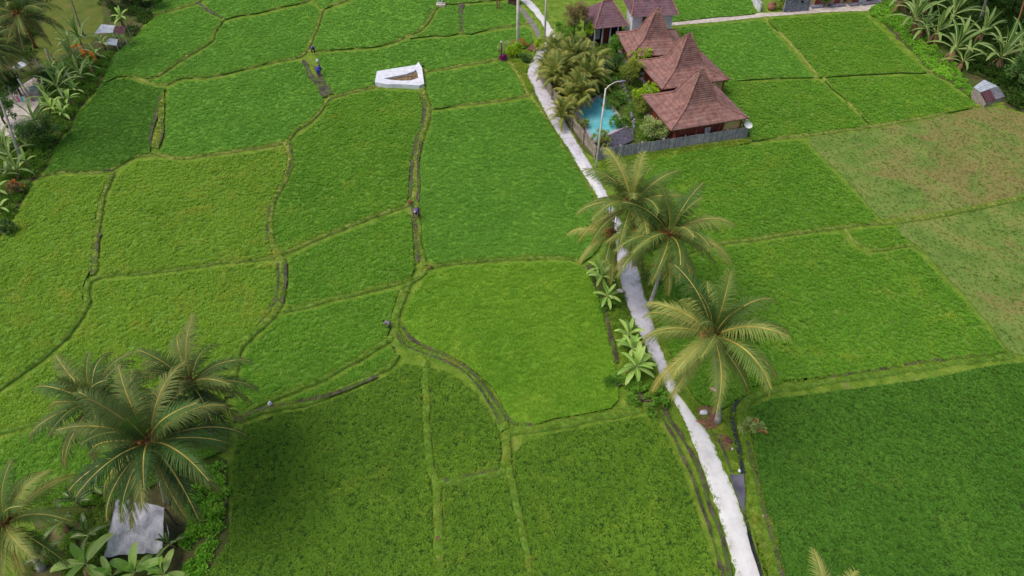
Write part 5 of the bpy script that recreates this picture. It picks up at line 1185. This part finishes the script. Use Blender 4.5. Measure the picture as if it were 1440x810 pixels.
# post at the top near the road
d=at(700,14); root=empty('timber_post',d,'brown timber post at the top edge left of the tall white pole','post'); m=MB(); m.box((-.18,-.12,0),(.05,.12,2.6)); m.box((.25,-.1,0),(.42,.1,2.2)); m.box((-.3,-.08,2.2),(.6,.08,2.35)); m.build('frame',simple('raw_timber','#a87850','#7d5638'),root)
d=at(721,8); root=empty('brown_stall',d,'small brown kiosk at the top edge where the road splits','kiosk'); m=MB(); m.box((-.7,0,0),(.9,1.2,1.9)); m.build('body',simple('brown_boards','#7a5a4c','#5b4238'),root); m=MB(); m.box((-1.0,-.3,1.903),(1.2,1.5,2.0)); m.build('roof',M_tinl,root); m=MB(); m.box((-.5,-.03,.8),(.5,-.003,1.6)); m.build('hatch',M_dark,root)
# ---- clutter around the palm foot
def rock(pix,sz,label,mat,name,cat,sq=(1,.7,.5),z=.2):
    d=at(*pix); m=MB(); m.ball((0,0,sz*sq[2]*.7),sz,0,9,sq,jit=.18); o=m.build(name,mat,None,True,loc=(d.x,d.y,z-.05),rz=sz*9); return tag(o,label,cat)
rock((989,583),.35,'grey white stone heap on the leaf litter beside the palm foot',M_white,'stone','stone'); rock((1005,552),.28,'pink and white bundle lying at the paddy edge behind the palm foot',simple('pink_bundle','#d8a4ac','#b87884'),'bundle','bundle',(1.6,.6,.5))
rock((1039,664),.16,'pale stone at the head of the grey basin',M_white,'stone','stone'); rock((381,571),.22,'white bag at the end of the crescent paddy drain',M_white,'bag','bag',(.9,.7,1)); rock((1024,622),.25,'reddish clump of husks beside the road',simple('red_husk','#7a4048','#5a2c34'),'husk_heap','husks'); rock((1029,633),.12,'small cream stone below the reddish husks',M_white,'stone','stone'); rock((1072,727),.12,'small pale stone on the edge of the lower right paddy',M_path,'stone','stone'); rock((934,566),.25,'white plastic sack at the left road edge below the banana row',M_white,'sack','sack',(.7,.5,1.1)); rock((577,287),.3,'brown clod at the bund junction behind the purple clad farmer',M_fibre,'clod','clod')
rock((988,597),.3,'reddish fallen palm sheath beside the palm foot',simple('palm_sheath','#a06a58','#7a4a3c'),'palm_sheath','palm sheath',(1.8,.4,.3)); rock((606,378),.2,'brown clod where three paddies meet',M_fibre,'clod','clod'); rock((447,89),.3,'white sack on the bund between the two far farmers',M_white,'sack','sack',(.8,.7,.9)); rock((893,366),.35,'pinkish stone block beside the road under the crossing palms',M_path,'stone','stone'); rock((872,412),.35,'pale stones at the left road edge beside the banana row',M_path,'stone','stone',(1,.8,.4))

# ---- farmers
M_skin=simple('skin','#7a5238','#5f3d2a',.6,5); M_hair=simple('hair','#1c1614','#0f0c0b',.6)
def farmer(pix,rz,label,shirt,trous,hat,bend=70,hatcol=None,scale=1.0):
    d=at(*pix); root=empty('person',(d.x,d.y,.16),label,'person',rz=rz); root.scale=(scale,)*3
    # skeleton: bent forward at the hips, arms reaching to the ground; +x is forward
    b=R(bend); hip=Vector((0,0,.84)); up=Vector((math.sin(b),0,math.cos(b)))
    chest=hip+up*.34; neck=hip+up*.52; head=neck+(up+Vector((.15,0,.1))).normalized()*.2
    V=[hip,hip+up*.17,chest,neck,head]; E=[(0,1),(1,2),(2,3),(3,4)]; Rr=[.15,.14,.155,.065,.105]
    def chain(root_i,pts,rad):
        pr=root_i
        for p,r in zip(pts,rad): V.append(p); Rr.append(r); E.append((pr,len(V)-1)); pr=len(V)-1
        return pr
    for s in (-1,1):
        st=.14*s
        chain(0,[hip+Vector((0,.1*s,-.05)),Vector((.08+.1*(s>0),st,.45)),Vector((-.02+.12*(s>0),st,.08)),Vector((.14+.12*(s>0),st*1.1,.04))],[.095,.065,.045,.04])
        sh=chest+up*.1+Vector((0,.19*s,0)); el=sh+Vector((.10,.05*s,-.26)) ; ha=el+Vector((.12,-.05*s,-.22))
        k=chain(2,[sh,el,ha],[.06,.045,.032])
        chain(k,[ha+Vector((.06,-.01*s,-.07))],[.03])
    me=bpy.data.meshes.new('body'); me.from_pydata([tuple(v) for v in V],E,[]); me.materials.append(M_skin)
    o=bpy.data.objects.new('body',me); COL.objects.link(o); o.parent=root
    sk=o.modifiers.new('skin','SKIN'); sv=me.skin_vertices[0].data
    for i,r in enumerate(Rr): sv[i].radius=(r,r); sv[i].use_root=(i==0)
    o.modifiers.new('sub','SUBSURF').levels=1; o.modifiers['sub'].render_levels=2
    # clothes follow the limbs
    m=MB(); m.tube([hip-up*.02,hip+up*.15,chest,chest+up*.14,neck-up*.01],[.185,.175,.19,.16,.08],10); 
    for s in (-1,1):
        sh=chest+up*.1+Vector((0,.17*s,0)); el=sh+Vector((.10,.05*s,-.26)); m.tube([chest+up*.08,sh,sh.lerp(el,.55),el],[.09,.088,.078,.07],8)
    m.build('shirt',shirt,root,True)
    m=MB()
    for s in (-1,1):
        f=.1*(s>0); m.tube([hip+Vector((0,.05*s,.06)),hip+Vector((.01,.1*s,-.08)),Vector((.08+f,.14*s,.45)),Vector((.0+f*1.2,.14*s,.2))],[.14,.125,.09,.075],8)
    m.build('trousers',trous,root,True)
    if hat=='cone':
        ax=(up*.3+Vector((.1,0,.95))).normalized(); q=ax.to_track_quat('Z','X').to_matrix(); m=MB(); rows=[]
        for rr,z in ((.27,0),(.18,.07),(.09,.15),(.01,.2)): rows.append([m.vert(head+q@Vector((rr*math.cos(a*math.pi/7),rr*math.sin(a*math.pi/7),z+.03))) for a in range(14)])
        for a,bb in zip(rows,rows[1:]):
            for k in range(14): m.face((a[k],a[(k+1)%14],bb[(k+1)%14],bb[k]))
        m.build('hat',hatcol,root,True)
    else:
        m=MB(); m.ball(head+Vector((-.02,0,.03)),.118,0,10,(1,.95,1)); m.build('hair',hatcol or M_hair,root,True)
    m=MB(); f=(head+Vector((.1,0,-.02)))
    for s in (-1,1): m.ball(head+Vector((.085,.038*s,.0)),.014,0,6)
    m.build('eyes',M_hair,root)
    m=MB(); m.ball(head+Vector((.105,0,-.035)),.02,0,6,(1.2,.8,1.3)); m.build('nose',M_skin,root)
M_pur=simple('purple_cotton','#7a5aa0','#54407c'); M_blu=simple('blue_cotton','#3c46b0','#2a3288'); M_navy=simple('navy_cotton','#2a2c44','#1c1e30'); M_pale=simple('pale_pink_cotton','#dcc6d8','#bca2b8'); M_gry=simple('grey_cotton','#8a7c88','#6a5e68'); M_straw=simple('straw','#c8b48a','#a08c62')
farmer((588,306),R(-100),'person in purple top and pale cap bent over the bund beside the largest smooth paddy',M_pur,M_navy,'hair',75,M_pale,1.05)
farmer((441,77),R(-60),'person in a purple top at the upper end of the reedy far bund',M_pur,M_navy,'hair',60,M_pur,1.0)
farmer((449,109),R(80),'person in bright blue bending beside the far muddy drain',M_blu,M_blu,'hair',70,None,1.05)
farmer((549,463),R(160),'person in grey seen from above, bent at the junction of the curving bunds',M_gry,M_gry,'hair',88,None,.75)
# ================================================================== LIGHT AND CAMERA
W=bpy.data.worlds.new('World'); scn.world=W; W.use_nodes=True; t=W.node_tree
bg=t.nodes['Background']; sky=t.nodes.new('ShaderNodeTexSky'); sky.sky_type='NISHITA'; sky.sun_disc=False
SUN_EL,SUN_AZ=R(60),R(-102)            # azimuth measured from +Y towards +X
sky.sun_elevation=SUN_EL; sky.sun_rotation=SUN_AZ; sky.air_density=1.0; sky.dust_density=3.0
t.links.new(sky.outputs[0],bg.inputs[0]); bg.inputs[1].default_value=SKY_STRENGTH
sd=Vector((math.sin(SUN_AZ)*math.cos(SUN_EL),math.cos(SUN_AZ)*math.cos(SUN_EL),math.sin(SUN_EL)))
ld=bpy.data.lights.new('sun','SUN'); ld.energy=SUN_STRENGTH; ld.angle=R(45); ld.color=(1.0,.95,.87)
lo=bpy.data.objects.new('sun',ld); COL.objects.link(lo); lo.rotation_euler=(-sd).to_track_quat('-Z','Y').to_euler(); lo.location=sd*200
cd=bpy.data.cameras.new('camera'); cd.sensor_width=36; cd.lens=24; cd.clip_end=3000; cd.clip_start=.5
co=bpy.data.objects.new('camera',cd); COL.objects.link(co); co.location=(0,0,CAM_H); co.rotation_euler=(R(45),0,0)
scn.camera=co
scn.view_settings.view_transform='Standard'; scn.view_settings.look='None'; scn.view_settings.exposure=0; scn.view_settings.gamma=1
scn.render.film_transparent=False
scn.cycles.max_bounces=5; scn.cycles.diffuse_bounces=3; scn.cycles.glossy_bounces=2; scn.cycles.transmission_bounces=4; scn.cycles.transparent_max_bounces=4
